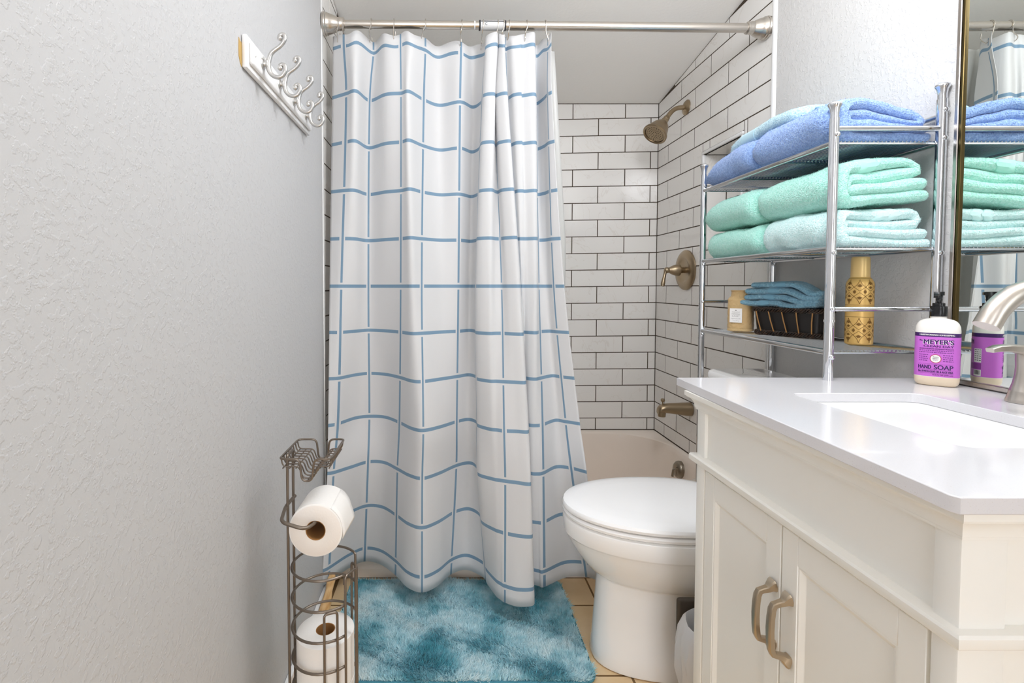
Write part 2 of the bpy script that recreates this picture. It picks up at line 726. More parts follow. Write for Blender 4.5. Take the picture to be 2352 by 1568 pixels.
TILE_CACHE = {}


def tile(parent, to3, a0, a1, b0, b1, b0b=None, b1b=None, mname='tile', g=0.0045, th=0.0009, name='tile'):
    """one tile over [a0,a1]x[b0,b1] of a wall; to3(a,b,d) maps wall coordinates and depth d to space"""
    b0b = b0 if b0b is None else b0b
    b1b = b1 if b1b is None else b1b
    h = g / 2
    q = [(a0 + h, b0 + h), (a1 - h, b0b + h), (a1 - h, b1b - h), (a0 + h, b1 - h)]
    if q[1][0] - q[0][0] < 0.004 or min(q[3][1] - q[0][1], q[2][1] - q[1][1]) < 0.002:
        return
    e = 0.0007
    s = [(1, 1), (-1, 1), (-1, -1), (1, -1)]
    o0_ = Vector(to3(0, 0, 0))
    ori = tuple(round(c_) for d_ in ((1, 0, 0), (0, 1, 0), (0, 0, 1)) for c_ in (Vector(to3(*d_)) - o0_))
    key = (ori,  round(q[1][0] - q[0][0], 4), round(q[3][1] - q[0][1], 4), round(q[2][1] - q[1][1], 4), round(q[1][1] - q[0][1], 4), mname)
    ca, cb = q[0]
    org = Vector(to3(ca, cb, 0))
    if key in TILE_CACHE:
        me = TILE_CACHE[key]
        o = bpy.data.objects.new(name, me)
        COL.objects.link(o)
    else:
        V_ = []
        for d, ins in ((-0.002, 0), (th - 0.0005, 0), (th, e)):
            for (a, b), (sa, sb) in zip(q, s):
                V_.append(Vector(to3(a + sa * ins, b + sb * ins, d)) - org)
        F_ = [(0, 1, 2, 3), (8, 9, 10, 11)]
        for l in (0, 4):
            for k in range(4):
                F_.append((l + k, l + (k + 1) % 4, l + 4 + (k + 1) % 4, l + 4 + k))
        bm = bmesh.new()
        vv_ = [bm.verts.new(v) for v in V_]
        for f in F_:
            bm.faces.new([vv_[i] for i in f])
        bmesh.ops.recalc_face_normals(bm, faces=bm.faces)
        me = bpy.data.meshes.new(name)
        bm.to_mesh(me)
        bm.free()
        me.materials.append(M[mname])
        TILE_CACHE[key] = me
        o = bpy.data.objects.new(name, me)
        COL.objects.link(o)
    o.location = org
    o.parent = parent
    return o


RP, TP = 0.0876, 0.2625
zrow = lambda k: 1.978 - RP * k
TUB_Z = 0.338
# right wall of the alcove
to_r = lambda a, b, d: (XR + 0.0009 - d, a, b)
for k in range(-3, 19):
    zt, zb = zrow(k), max(zrow(k + 1), TUB_Z)
    off = 1.974 if k % 2 == 0 else 1.842
    ys = [off + TP * n for n in range(-3, 5)]
    ys = [YE] + [y for y in ys if YE + 0.012 < y < YB - 0.012] + [YB]
    for y0, y1 in zip(ys, ys[1:]):
        c0, c1 = min(zt, CEIL(y0) - .001), min(zt, CEIL(y1) - .001)
        if max(c0, c1) <= zb + 0.01:
            continue
        if min(c0, c1) <= zb + 0.006:                       # cut to a wedge under the sloping ceiling
            yc = YB - (zb + 0.012 - 2.05) / 0.153
            y1n = min(y1, yc)
            c1 = min(zt, CEIL(y1n) - .001)
            y1 = y1n
        if zb < NZ1 and zt > NZ0 and y1 > NY0 and y0 < NY1:
            f0, f1 = NY0 - .012, NY1 + .012
            if y0 < f0:
                tile(wall_ar, to_r, y0, min(y1, f0), zb, zt)
            if y1 > f1:
                tile(wall_ar, to_r, max(y0, f1), y1, zb, zt)
            ya, yb = max(y0, f0), min(y1, f1)
            if zt > NZ1 + .02 and yb > ya:
                tile(wall_ar, to_r, ya, yb, NZ1 + .014, zt)
            if zb < NZ0 - .02 and yb > ya:
                tile(wall_ar, to_r, ya, yb, zb, NZ0 - .014)
        else:
            tile(wall_ar, to_r, y0, y1, zb, c0, zb, c1)
# tiles inside the niche (back and the four cheeks)
to_n = lambda a, b, d: (XR + 0.10 - d, a, b)
for k in range(3, 9):
    zt, zb = min(zrow(k) + .02, NZ1), max(zrow(k + 1) + .02, NZ0)
    if zt - zb < .01:
        continue
    m_ = NY0 + (0.09 if k % 2 else 0.2)
    for y0, y1 in ((NY0, m_), (m_, NY1)):
        tile(wall_ar, to_n, y0, y1, zb, zt)
tile(wall_ar, lambda a, b, d: (b, a, NZ1 - d), NY0, NY1, XR + .008, XR + .099)
tile(wall_ar, lambda a, b, d: (b, a, NZ0 + d), NY0, NY1, XR + .008, XR + .099)
for z0, z1 in ((NZ0, 1.4), (1.4, 1.53), (1.53, NZ1)):
    tile(wall_ar, lambda a, b, d: (a, NY1 - d, b), XR + .008, XR + .099, z0, z1)
    tile(wall_ar, lambda a, b, d: (a, NY0 + d, b), XR + .008, XR + .099, z0, z1)
for a in ((NY0 - .012, NY1 + .012, NZ1, NZ1 + .014), (NY0 - .012, NY1 + .012, NZ0 - .014, NZ0), (NY0 - .012, NY0 + .001, NZ0, NZ1), (NY1 - .001, NY1 + .012, NZ0, NZ1)):
    obj('niche_trim', nbox(XR - .006, XR + .012, a[0], a[1], a[2], a[3], .004), M['trim_white'], wall_ar)
# back wall: its courses run a little out of level
for k in range(-1, 19):
    zt, zb = (zrow(k), zrow(k + 1))
    tl = 0.019 - 0.0008 * k
    off = 0.787 if k % 2 == 0 else 0.927
    xs = [off + 0.2735 * n for n in range(-6, 4)]
    xs = [XL] + [x for x in xs if XL + .012 < x < XR - .012] + [XR]
    for x0, x1 in zip(xs, xs[1:]):
        f = lambda z, x: z - tl * (XR - x)
        t0, t1 = min(f(zt, x0), 2.049), min(f(zt, x1), 2.049)
        b0, b1 = max(f(zb, x0), TUB_Z), max(f(zb, x1), TUB_Z)
        if min(t0 - b0, t1 - b1) < .012:
            continue
        tile(wall_back, lambda a, b, d: (a, YB + .0009 - d, b), x0, x1, b0, t0, b1, t1)
# left wall of the alcove
for k in range(-3, 19):
    zt, zb = zrow(k) - .0177, max(zrow(k + 1) - .0177, TUB_Z)
    off = 1.815 if k % 2 == 0 else 1.945
    ys = [YE] + [y for y in [off + TP * n for n in range(-1, 5)] if YE + .012 < y < YB - .012] + [YB]
    for y0, y1 in zip(ys, ys[1:]):
        c0, c1 = min(zt, CEIL(y0) - .001), min(zt, CEIL(y1) - .001)
        if min(c0, c1) <= zb + .01:
            continue
        tile(wall_al, lambda a, b, d: (XL - .0009 + d, a, b), y0, y1, zb, c0, zb, c1)
for k in range(4):                                  # the tiling goes on to the floor in front of the tub
    z1_, z0_ = TUB_Z - .0876 * k, max(TUB_Z - .0876 * (k + 1), .001)
    tile(wall_al, lambda a, b, d: (XL - .0009 + d, a, b), YE, 1.825, z0_, z1_)
    tile(wall_ar, to_r, YE, 1.825, z0_, z1_)
# edge trims where paint meets tile
bm = bmesh.new()
tube(bm, [(XR + .006, YE - .0135, 0), (XR + .006, YE - .0135, 2.189)], .0135, 16)
struct('trim_1', bm, M['trim_white'], smooth=True)
struct('trim_2', nbox(XL - .02, XL + .0025, YE - .018, YE - .001, 0, 2.18, .002), M['trim_white'])
# the floor tiles
for i in range(-3, 5):
    for j in range(-13, 5):
        x0, y0 = 0.52 + 0.31 * (i - 1), 1.677 + 0.31 * j
        a0, a1 = max(x0, XL), min(x0 + .31, XR)
        b0, b1 = y0, min(y0 + .31, 1.84)
        if a1 - a0 > .02 and b1 - b0 > .02 and b0 > YR:
            tile(floor, lambda a, b, d: (a, b, -.0016 + d), a0, a1, b0, b1, mname='floor_tile', g=.007)
struct('baseboard_left', nbox(XL + .0005, XL + .014, YR, 1.69, 0, .075, .003), M['trim_white'])
obj('torn_paper_patch', (lambda b: loft(b, [[(XL - .001, y, z) for y, z in ((1.0245, 1.605), (1.023, 1.585), (1.0235, 1.567), (1.030, 1.556), (1.037, 1.55), (1.037, 1.60), (1.030, 1.60))],
                                           [(XL + .0012, y, z) for y, z in ((1.0245, 1.605), (1.023, 1.585), (1.0235, 1.567), (1.030, 1.556), (1.037, 1.55), (1.037, 1.60), (1.030, 1.60))]]))(bmesh.new()), M['tan_chip'], wall_left, smooth=False)

# ================================================================== bathtub
tub = thing('bathtub', 'low cream alcove bathtub behind the checked shower curtain', 'bathtub', (0.34, 2.22, 0))
X0, X1, Y0, Y1 = XL + .002, XR - .002, 1.826, YB - .002
NS = 10
bm = bmesh.new()
rings = []
out_l = rrect(X0, X1, Y0, Y1, .006, NS)
rings.append([(x, y, 0.001) for x, y in rrect(X0, X1, Y0 + .012, Y1, .006, NS)])
rings.append([(x, y, .035) for x, y in rrect(X0, X1, Y0 + .012, Y1, .006, NS)])
rings.append([(x, y, .045) for x, y in rrect(X0, X1, Y0 + .02, Y1, .006, NS)])
rings.append([(x, y, .27) for x, y in rrect(X0, X1, Y0 + .02, Y1, .006, NS)])
rings.append([(x, y, .285) for x, y in rrect(X0, X1, Y0, Y1, .006, NS)])
rings.append([(x, y, .325) for x, y in rrect(X0, X1, Y0, Y1, .006, NS)])
rings.append([(x, y, .336) for x, y in rrect(X0 + .004, X1, Y0 + .008, Y1, .008, NS)])
bx0, bx1, by0, by1 = X0 + .06, X1 - .022, 1.905, YB - .045
rings.append([(x, y, .336) for x, y in rrect(bx0 - .012, bx1 + .010, by0 - .012, by1 + .012, .26, NS)])
rings.append([(x, y, .330) for x, y in rrect(bx0, bx1 + .002, by0, by1, .25, NS)])
rings.append([(x, y, .31) for x, y in rrect(bx0 + .008, bx1 - .004, by0 + .006, by1 - .006, .24, NS)])
rings.append([(x, y, .15) for x, y in rrect(bx0 + .06, bx1 - .022, by0 + .03, by1 - .03, .22, NS)])
rings.append([(x, y, .07) for x, y in rrect(bx0 + .12, bx1 - .05, by0 + .06, by1 - .06, .18, NS)])
rings.append([(x, y, .055) for x, y in rrect(bx0 + .2, bx1 - .12, by0 + .12, by1 - .12, .12, NS)])
loft(bm, rings)
obj('body', bm, M['tub'], tub)
ov = obj('overflow_plate', nlathe([(0, .016), (.016, .016), (.030, .013), (.037, .006), (.039, 0), (.039, -.012)], (1.057, 2.245, .262), (-1, 0, .12), 28, False), M['overflow'], tub)
bm = bmesh.new()
tube(bm, [(1.047, 2.245, .268), (1.030, 2.240, .262), (1.026, 2.237, .232)], [.004, .005, .007], 8, flat=(1, .6))
obj('trip_lever', bm, M['overflow'], ov)
for dz in (.016, -.014):
    obj('screw', nsphere((1.043, 2.245 - .014, .262 + dz), .004, 8, 5), M['overflow'], ov)
obj('drain', nlathe([(0, .004), (.03, .004), (.035, 0)], (.86, 2.23, .0555), (0, 0, 1), 20), M['overflow'], tub)

# tub spout
sp_ = thing('tub_spout', 'bronze tub spout with a small diverter knob on the tiled wall', 'spout', (XR, 2.225, .545))
bm = bmesh.new()
prof = [(1.098, .545, .031, .031), (1.075, .545, .031, .030), (1.04, .547, .028, .0265), (1.005, .549, .026, .023), (.98, .549, .024, .021), (.962, .546, .022, .019), (.953, .540, .019, .015), (.950, .534, .014, .010)]
rings = []
for x, z, ry, rz in prof:
    rings.append([(x, 2.225 + ry * math.cos(2 * PI * k / 20), z + rz * math.sin(2 * PI * k / 20)) for k in range(20)])
loft(bm, rings)
obj('body', bm, M['bronze'], sp_)
obj('outlet', nlathe([(.016, 0), (.018, .018), (.017, .024)], (.968, 2.225, .512), (0, 0, 1), 18), M['bronze'], sp_)
bm = nlathe([(.003, 0), (.003, .012), (.008, .016), (.0095, .022), (.007, .028), (0, .030)], (.972, 2.225, .565), (0, 0, 1), 14)
obj('diverter_knob', bm, M['bronze'], sp_)

# shower valve
sv = thing('shower_valve', 'round bronze shower valve plate with a lever handle on white tile', 'valve', (XR, 2.29, 1.174))
obj('escutcheon', nlathe([(.092, 0), (.092, .006), (.086, .012), (.060, .016), (.052, .012), (.044, .009), (0, .009)], (XR - .001, 2.29, 1.174), (-1, 0, 0), 40, False), M['bronze'], sv)
h = obj('handle', nlathe([(.013, .006), (.014, .028), (.026, .034), (.027, .045), (.022, .062), (.016, .074), (.012, .082), (.014, .088), (.013, .096), (.008, .101), (0, .102)], (XR, 2.29, 1.174), (-1, 0, 0), 24), M['bronze'], sv)
bm = bmesh.new()
tube(bm, catmull([(1.005, 2.29, 1.176), (1.000, 2.288, 1.155), (.993, 2.286, 1.125), (.988, 2.284, 1.100)], 4), [.008, .0078, .0073, .0068, .0066, .0068, .0072, .0078, .0085, .0092, .0095, .009, .008], 12)
obj('lever', bm, M['bronze'], h)
obj('stem', nlathe([(.012, 0), (.012, .03)], (XR - .008, 2.29, 1.174), (-1, 0, 0), 16), M['hole'], sv)

# shower head
sh = thing('shower_fixture', 'bronze bell-shaped shower head on a bent arm high on white tile', 'shower head', (XR, 2.31, 1.92))
obj('flange', nlathe([(.034, 0), (.034, .004), (.028, .010), (.016, .014), (.013, .015)], (XR - .001, 2.31, 1.92), (-1, 0, .05), 28), M['bronze'], sh)
arm = catmull([(XR - .01, 2.31, 1.92), (1.075, 2.31, 1.920), (1.052, 2.309, 1.916), (1.030, 2.306, 1.902), (1.014, 2.302, 1.884), (1.000, 2.298, 1.866)], 5)
obj('arm', ntube(arm, .0105, 14), M['bronze'], sh)
ax = Vector((-.60, -.25, -.76)).normalized()
nk = Vector((1.003, 2.299, 1.870))
obj('neck', nlathe([(.012, -.004), (.014, 0), (.014, .012), (.012, .014), (.016, .018), (.017, .030), (.014, .036)], nk, ax, 20), M['bronze'], sh)
bell = obj('bell', nlathe([(.012, .030), (.020, .033), (.026, .040), (.036, .056), (.044, .077), (.048, .094), (.055, .103), (.056, .110), (.052, .113), (.046, .111), (.0445, .105), (0, .105)], nk, ax, 40), M['bronze'], sh)
fc = nk + ax * .1055
face = obj('spray_face', nlathe([(.0435, 0), (.0435, .002), (0, .0022)], fc, ax, 32), M['bronze'], bell)
q = Vector((0, 0, 1)).rotation_difference(ax)
bm = bmesh.new()
for rr_, n_ in ((.036, 20), (.0275, 16), (.019, 12), (.0105, 7)):
    for k in range(n_):
        a = 2 * PI * k / n_ + rr_ * 40
        c0 = fc + q @ Vector((rr_ * math.cos(a), rr_ * math.sin(a), .0018))
        lathe(bm, [(.0017, 0), (.0017, .0009)], c0, ax, 7)
obj('nozzle_holes', bm, M['hole'], bell, kind='stuff')

# ================================================================== shower rod, curtain, hooks, liner
RL, RR = Vector((XL, 1.718, 1.990)), Vector((XR, 1.738, 1.986))
rdir = (RR - RL).normalized()
rod = thing('shower_rod', 'brushed nickel tension rod spanning the tiled alcove above the curtain', 'shower rod', tuple((RL + RR) / 2))
rp = lambda x: RL + rdir * ((x - RL.x) / rdir.x)
obj('thin_tube', ntube([RL + rdir * .05, rp(0.14)], .0132, 24), M['nickel'], rod)
obj('thick_tube', ntube([rp(0.13), RR - rdir * .05], .0150, 24), M['nickel'], rod)
fl = [(.034, 0), (.0375, .001), (.0380, .008), (.0358, .011), (.0362, .015), (.033, .019), (.031, .028), (.0265, .040), (.0215, .050), (.0205, .053), (.0215, .056), (.0205, .060), (.0205, .070), (.0185, .072), (.0155, .073)]
obj('end_flange', nlathe(fl, RL + rdir * .001, rdir, 36), M['nickel'], rod)
obj('end_flange', nlathe(fl, RR - rdir * .001, -rdir, 36), M['nickel'], rod)
obj('rubber_ring', ntube([rp(.090), rp(.0945)], .0142, 24), M['clear_label'], rod)
# the wrap-around label of the slider
lab = obj('label_sleeve', ntube([rp(.112), rp(.196)], .0158, 28), M['clear_label'], rod)
obj('black_band', ntube([rp(.107), rp(.112)], .0164, 28), M['ink'], lab)
obj('black_band', ntube([rp(.194), rp(.1985)], .0164, 28), M['ink'], lab)


def on_rod(x, ang, r=.0160):
    """a point on the rod's skin; ang 0 faces the room, positive goes up"""
    c_ = rp(x)
    return Vector((c_.x, c_.y - r * math.cos(ang), c_.z + r * math.sin(ang)))


def rod_patch(bm, x0, x1, a0, a1, r=.01595, n=4):
    for i in range(n):
        t0, t1 = a0 + (a1 - a0) * i / n, a0 + (a1 - a0) * (i + 1) / n
        vs = [bm.verts.new(on_rod(*q, r)) for q in ((x0, t0), (x1, t0), (x1, t1), (x0, t1))]
        bm.faces.new(vs)


bm = bmesh.new()
rod_patch(bm, .113, .194, .38, .66)
for i in range(5):
    rod_patch(bm, .118, .124, -.30 + .1 * i, -.26 + .1 * i, n=1)
obj('label_print', bm, M['ink'], lab, False)
V_, F_ = text_tris('C', .012)
obj('label_letter', (lambda b: ([b.faces.new([vs[i] for i in f]) for vs in [[b.verts.new(on_rod(.131 + x, -.15 + y / .0160, .0161)) for x, y, z in V_]] for f in F_], b)[1])(bmesh.new()), M['ink'], lab, False)

CZ = [1.916, 1.747, 1.1, 0.627, 0.465, 0.134]
CROW = [0, 1, 5, 8, 9, 11]
CP=[
(-0.2,-0.394,1.737,-0.397,1.732,-0.404,1.702,-0.406,1.672,-0.409,1.665,-0.424,1.654),
(0,-0.351,1.710,-0.340,1.693,-0.362,1.694,-0.378,1.694,-0.389,1.673,-0.407,1.673),
(0.5,-0.306,1.691,-0.303,1.671,-0.321,1.720,-0.333,1.769,-0.341,1.723,-0.357,1.752),
(1,-0.257,1.753,-0.272,1.756,-0.283,1.774,-0.285,1.793,-0.288,1.776,-0.305,1.800),
(1.5,-0.211,1.711,-0.210,1.701,-0.218,1.741,-0.225,1.781,-0.230,1.771,-0.243,1.782),
(2,-0.159,1.708,-0.156,1.690,-0.160,1.700,-0.167,1.711,-0.174,1.706,-0.182,1.714),
(2.5,-0.121,1.694,-0.128,1.675,-0.121,1.658,-0.121,1.641,-0.129,1.649,-0.135,1.646),
(3,-0.077,1.747,-0.083,1.748,-0.088,1.682,-0.080,1.615,-0.084,1.622,-0.085,1.618),
(3.5,-0.028,1.784,-0.028,1.802,-0.027,1.729,-0.026,1.656,-0.031,1.665,-0.034,1.654),
(4,0.047,1.761,0.044,1.768,0.038,1.745,0.032,1.722,0.031,1.740,0.014,1.723),
(4.5,0.092,1.799,0.090,1.819,0.078,1.785,0.073,1.751,0.078,1.767,0.069,1.752),
(4.9,0.128,1.763,0.117,1.777,0.097,1.749,0.099,1.722,0.101,1.731,0.122,1.706),
(5.1,0.131,1.713,0.123,1.709,0.099,1.690,0.104,1.672,0.104,1.657,0.132,1.662),
(5.4,0.165,1.705,0.157,1.697,0.139,1.664,0.140,1.630,0.147,1.618,0.158,1.601),
(5.7,0.173,1.734,0.165,1.736,0.162,1.678,0.164,1.620,0.168,1.607,0.173,1.581),
(6,0.170,1.747,0.165,1.752,0.183,1.681,0.185,1.610,0.188,1.599,0.185,1.569),
(6.3,0.176,1.713,0.167,1.709,0.203,1.657,0.223,1.605,0.228,1.585,0.225,1.550),
(6.7,0.191,1.702,0.199,1.690,0.239,1.645,0.262,1.600,0.266,1.574,0.274,1.555),
(7,0.200,1.740,0.207,1.736,0.248,1.694,0.268,1.651,0.269,1.618,0.278,1.601),
(7.3,0.218,1.712,0.224,1.705,0.254,1.694,0.267,1.683,0.269,1.657,0.275,1.633),
(7.55,0.244,1.708,0.248,1.697,0.261,1.701,0.269,1.705,0.274,1.685,0.275,1.654),
(7.7,0.259,1.717,0.253,1.712,0.275,1.695,0.279,1.678,0.284,1.665,0.288,1.662),
(7.85,0.294,1.708,0.297,1.701,0.303,1.687,0.299,1.672,0.302,1.661,0.309,1.654),
(8,0.307,1.774,0.314,1.785,0.319,1.734,0.325,1.683,0.326,1.669,0.328,1.651),
(8.5,0.327,1.760,0.331,1.744,0.348,1.742,0.380,1.739,0.383,1.727,0.410,1.706),
(9,0.342,1.722,0.338,1.701,0.366,1.712,0.413,1.722,0.432,1.714,0.479,1.706),
(9.35,0.350,1.705,0.348,1.682,0.397,1.688,0.456,1.694,0.476,1.677,0.512,1.686)
]

CP = [(r[0], [(r[1 + 2 * i], r[2 + 2 * i]) for i in range(6)]) for r in CP]
SUB = 7
lev = []
for i in range(6):
    lev.append(np.array(catmull([(s, *p[i]) for s, p in CP], SUB)))
lev = np.array(lev)                                 # level, point, (s, x, y)
z_top, z_hem = 1.957, 0.082
NV = 72
zz = np.linspace(z_top, z_hem, NV)
verts, uvs = [], []
npt = lev.shape[1]
row_of = lambda z: np.interp(-z, [-2.08, -1.916, -1.747, -1.1, -.627, -.465, -.134, .03], [-1, 0, 1, 5, 8, 9, 11, 12.0])
for z in zz:
    if z >= CZ[0]:
        i, t = 0, 0.0
    elif z <= CZ[-1]:
        i, t = 4, 1.0 + (CZ[-1] - z) / (CZ[-2] - CZ[-1])
    else:
        i = max(j for j in range(5) if CZ[j] >= z)
        t = (CZ[i] - z) / (CZ[i] - CZ[i + 1])
    if 0 < t < 1:
        p0 = lev[max(i - 1, 0)][:, 1:]
        p1, p2 = lev[i][:, 1:], lev[i + 1][:, 1:]
        h_ = CZ[i] - CZ[i + 1]
        m1 = (p2 - p0) / (CZ[max(i - 1, 0)] - CZ[i + 1]) * h_
        j = min(i + 2, 5)
        m2 = (lev[j][:, 1:] - p1) / (CZ[i] - CZ[j]) * h_
        xy = (2 * t ** 3 - 3 * t ** 2 + 1) * p1 + (t ** 3 - 2 * t ** 2 + t) * m1 + (-2 * t ** 3 + 3 * t ** 2) * p2 + (t ** 3 - t ** 2) * m2
    else:
        xy = lev[i][:, 1:] * (1 - t) + lev[min(i + 1, 5)][:, 1:] * t
    s = lev[0][:, 0]
    # top edge hangs in shallow scallops between the hooks
    for k in range(npt):
        zc = z - (0.012 * max(0, (z - 1.84) / .12) * (0.5 - 0.5 * math.cos(2 * PI * (s[k] / 0.8 + .25))))
        cr = 0.0022 * math.exp(-((z - .985) / .006) ** 2)         # packing crease across the cloth
        verts.append((xy[k][0], xy[k][1] - cr, zc))
        uvs.append((s[k], row_of(z)))
faces = [(a * npt + b, (a + 1) * npt + b, (a + 1) * npt + b + 1, a * npt + b + 1) for a in range(NV - 1) for b in range(npt - 1)]
me = bpy.data.meshes.new('shower_curtain')
me.from_pydata(verts, [], faces)
ul = me.uv_layers.new(name='UVMap')
for lp in me.loops:
    ul.data[lp.index].uv = uvs[lp.vertex_index]
curtain = link_mesh('shower_curtain', me, M['curtain'])
md = curtain.modifiers.new('cloth', 'SOLIDIFY')
md.thickness = 0.0011
md.offset = 0
me.shade_smooth()
tag(curtain, 'white shower curtain with a thin blue windowpane check, hung from the rod', 'curtain')

# liner inside the tub
bm = bmesh.new()
rows = []
for i in range(36):
    z = 1.955 - (1.955 - .14) * i / 35
    yb = 1.828 + (1.955 - z) / 1.62 * .105
    xe = .386 + .057 * min(1, (1.955 - z) / .7)
    r_ = []
    for k in range(90):
        t = k / 89
        x = (XL + .05) + (xe - XL - .05) * t
        edge = max(0, (t - .93) / .07)
        r_.append((x, yb + .012 * math.sin(t * 55) * (1 - edge) + .006 * math.sin(t * 23 + z * 2) - .012 * edge, z - .008 * math.sin(t * 52) * max(0, (z - 1.85) / .1)))
    rows.append(r_)
loft(bm, rows, False, False, closed=False)
liner = obj('shower_liner', bm, M['liner'])
md = liner.modifiers.new('cloth', 'SOLIDIFY')
md.thickness = 0.0006
tag(liner, 'plain frosted white liner hanging behind the checked curtain, inside the tub', 'curtain')
# wire hooks: (x on the rod, x where it pierces the cloth, y of the cloth, lean)
HK = [(-.372, -.375, 1.728), (-.355, -.352, 1.745), (-.262, -.268, 1.752), (-.185, -.182, 1.715), (-.078, -.092, 1.752), (.046, .044, 1.765), (.118, .117, 1.772),
      (.168, .166, 1.726), (.188, .182, 1.742), (.207, .207, 1.742), (.267, .262, 1.715), (.330, .342, 1.728)]
hooks = []
for i, (xr, xc, yc) in enumerate(HK):
    c0 = rp(xr)
    hp = []
    for k in range(9):                               # over the rod from behind to the front
        a = math.radians(-35 + 250 * k / 8)
        hp.append((xr + .004 * math.sin(a * .5), c0.y + .0175 * math.cos(a), c0.z + .0175 * math.sin(a)))
    zc = 1.938
    hp += [(xr * .6 + xc * .4, c0.y - .012, c0.z - .028), (xc, yc - .010, zc + .004), (xc, yc - .004, zc - .006), (xc, yc + .006, zc - .004), (xc + .004, yc + .016, zc + .014), (xc + .004, yc + .014, zc + .032)]
    o = obj('curtain_hook', ntube(catmull(hp, 3), .0014, 7), M['nickel'])
    tag(o, ('thin wire curtain hook on the shower rod, %s of twelve counted from the left wall' % ORD[i]), 'hook', 'curtain hooks on the shower rod')
    hooks.append(o)

# ================================================================== coat rack on the left wall
rack = thing('coat_rack', 'white wall board with a row of four scrolled silver coat hooks', 'coat rack', (XL, 1.27, 1.583))
bm = bmesh.new()
box(bm, XL + .001, XL + .012, 1.036, 1.505, 1.550, 1.618, .003)
board = obj('board', bm, M['trim_white'], rack)
obj('raised_panel', nbox(XL + .011, XL + .021, 1.046, 1.495, 1.560, 1.608, .006, 3), M['trim_white'], board)
for yy in (1.058, 1.483):
    obj('screw_cap', nsphere((XL + .021, yy, 1.584), .0045, 10, 6, (.5, 1, 1)), M['trim_white'], board)
proto = None
S = .00094
up = [(0, 4), (3, 16), (8, 26), (17, 34), (27, 41), (36, 51), (39.5, 59), (38, 66), (33, 68.5), (28, 65), (27.5, 60)]
dn = [(0, 4), (1, -10), (5, -20), (13, -27), (24, -29), (34, -24), (40, -13), (39, -4), (33, 0), (28, -3), (27.5, -8)]
for i, yy in enumerate((1.100, 1.208, 1.318, 1.428)):
    if proto is None:
        hk = obj('coat_hook', nlathe([(.0125, 0), (.0125, .002), (.0105, .004), (.007, .005), (.0065, .008), (.0095, .010), (.0095, .013), (.006, .014)], (XL + .020, yy, 1.584), (1, 0, 0), 22), M['satin'], rack)
        for nm, pr_ in (('upper_arm', up), ('lower_arm', dn)):
            cp = catmull([(XL + .033 + x * S, yy, 1.583 + z * S) for x, z in pr_], 5)
            n_ = len(cp)
            rad = [.0044 + .0012 * math.exp(-((k / n_) / .18) ** 2) + .0014 * max(0, (k / n_ - .8) / .2) for k in range(n_)]
            bm = ntube(cp, rad, 10)
            sphere(bm, cp[-1], .0060, 10, 6)
            obj(nm, bm, M['satin'], hk)
        proto = hk
    else:
        c_ = copy_tree(proto, rack)
        c_.matrix_parent_inverse = proto.matrix_parent_inverse
        c_.location = (0, yy - 1.100, 0)

# ================================================================== toilet paper stand
CX, CY = -.263, 1.045
st = thing('toilet_paper_stand', 'brown wire toilet paper stand with a top tray, against the left wall', 'paper stand', (CX, CY, 0))
WR = .0027
PX = -.334
for yy in (1.022, 1.060):
    obj('post', ntube([(PX, yy, .004), (PX, yy, .742)], .0029, 10), M['wire_brown'], st)
for z in (.742,):
    obj('cross_bar', ntube(rounded([(PX, 1.022, .735), (PX, 1.022, z + .006), (PX, 1.060, z + .006), (PX, 1.060, .735)], .006, 4), .0033, 8), M['wire_brown'], st)
# tray
ty0, ty1, tx0, tx1, tz = 1.000, 1.132, -.343, -.238, .748
tray = obj('tray_rim', ntube(rounded([(tx0, ty0, tz), (-.302, ty0, tz), (-.297, ty0, tz - .045), (-.277, ty0, tz - .045), (-.272, ty0, tz), (tx1, ty0, tz),
                                      (tx1, ty1, tz), (-.272, ty1, tz), (-.277, ty1, tz - .045), (-.297, ty1, tz - .045), (-.302, ty1, tz), (tx0, ty1, tz)], .012, 5, True), .0024, 8, True), M['wire_brown'], st)
for k in range(8):
    yy = ty0 + .010 + (ty1 - ty0 - .02) * k / 7
    obj('tray_wire', ntube(rounded([(tx0, yy, tz), (tx0 + .004, yy, tz - .019), (-.306, yy, tz - .019), (-.298, yy, tz - .043), (-.276, yy, tz - .043), (-.268, yy, tz - .019), (tx1 - .004, yy, tz - .019), (tx1, yy, tz)], .008, 4), .0015, 6), M['wire_brown'], tray)
for xx, dz in ((-.338, -.021), (-.324, -.021), (-.311, -.021), (-.287, -.046), (-.262, -.021), (-.252, -.021), (-.243, -.021)):
    obj('tray_wire', ntube([(xx, ty0 + .006, tz + dz), (xx, ty1 - .006, tz + dz)], .0015, 6), M['wire_brown'], tray)
obj('roll_arm', ntube(rounded([(PX + .003, 1.062, .646), (PX - .004, 1.02, .641), (PX + .004, .966, .634), (-.282, .962, .6215), (-.268, .985, .6212), (-.268, 1.105, .6212)], .014, 5), .0037, 10), M['wire_brown'], st)
# cage rings, each open towards the room at the front right
RC = .0685
for k, z in enumerate((.508, .444, .380, .316, .252, .188, .124, .06)):
    a0, a1 = math.radians(32), math.radians(318)
    pts = [(CX + RC * math.cos(a0 + (a1 - a0) * i / 30), CY + RC * math.sin(a0 + (a1 - a0) * i / 30), z) for i in range(31)]
    if k == 0:
        obj('cage_ring', ntube(rounded([Vector(pts[0]) - Vector((0, 0, .50))] + [Vector(pts[0])] + [Vector(p) for p in pts[1:]] + [Vector(pts[-1]) - Vector((0, 0, .02))], .006, 3), WR, 9), M['wire_brown'], st)
    else:
        obj('cage_ring', ntube(pts, WR, 9), M['wire_brown'], st)


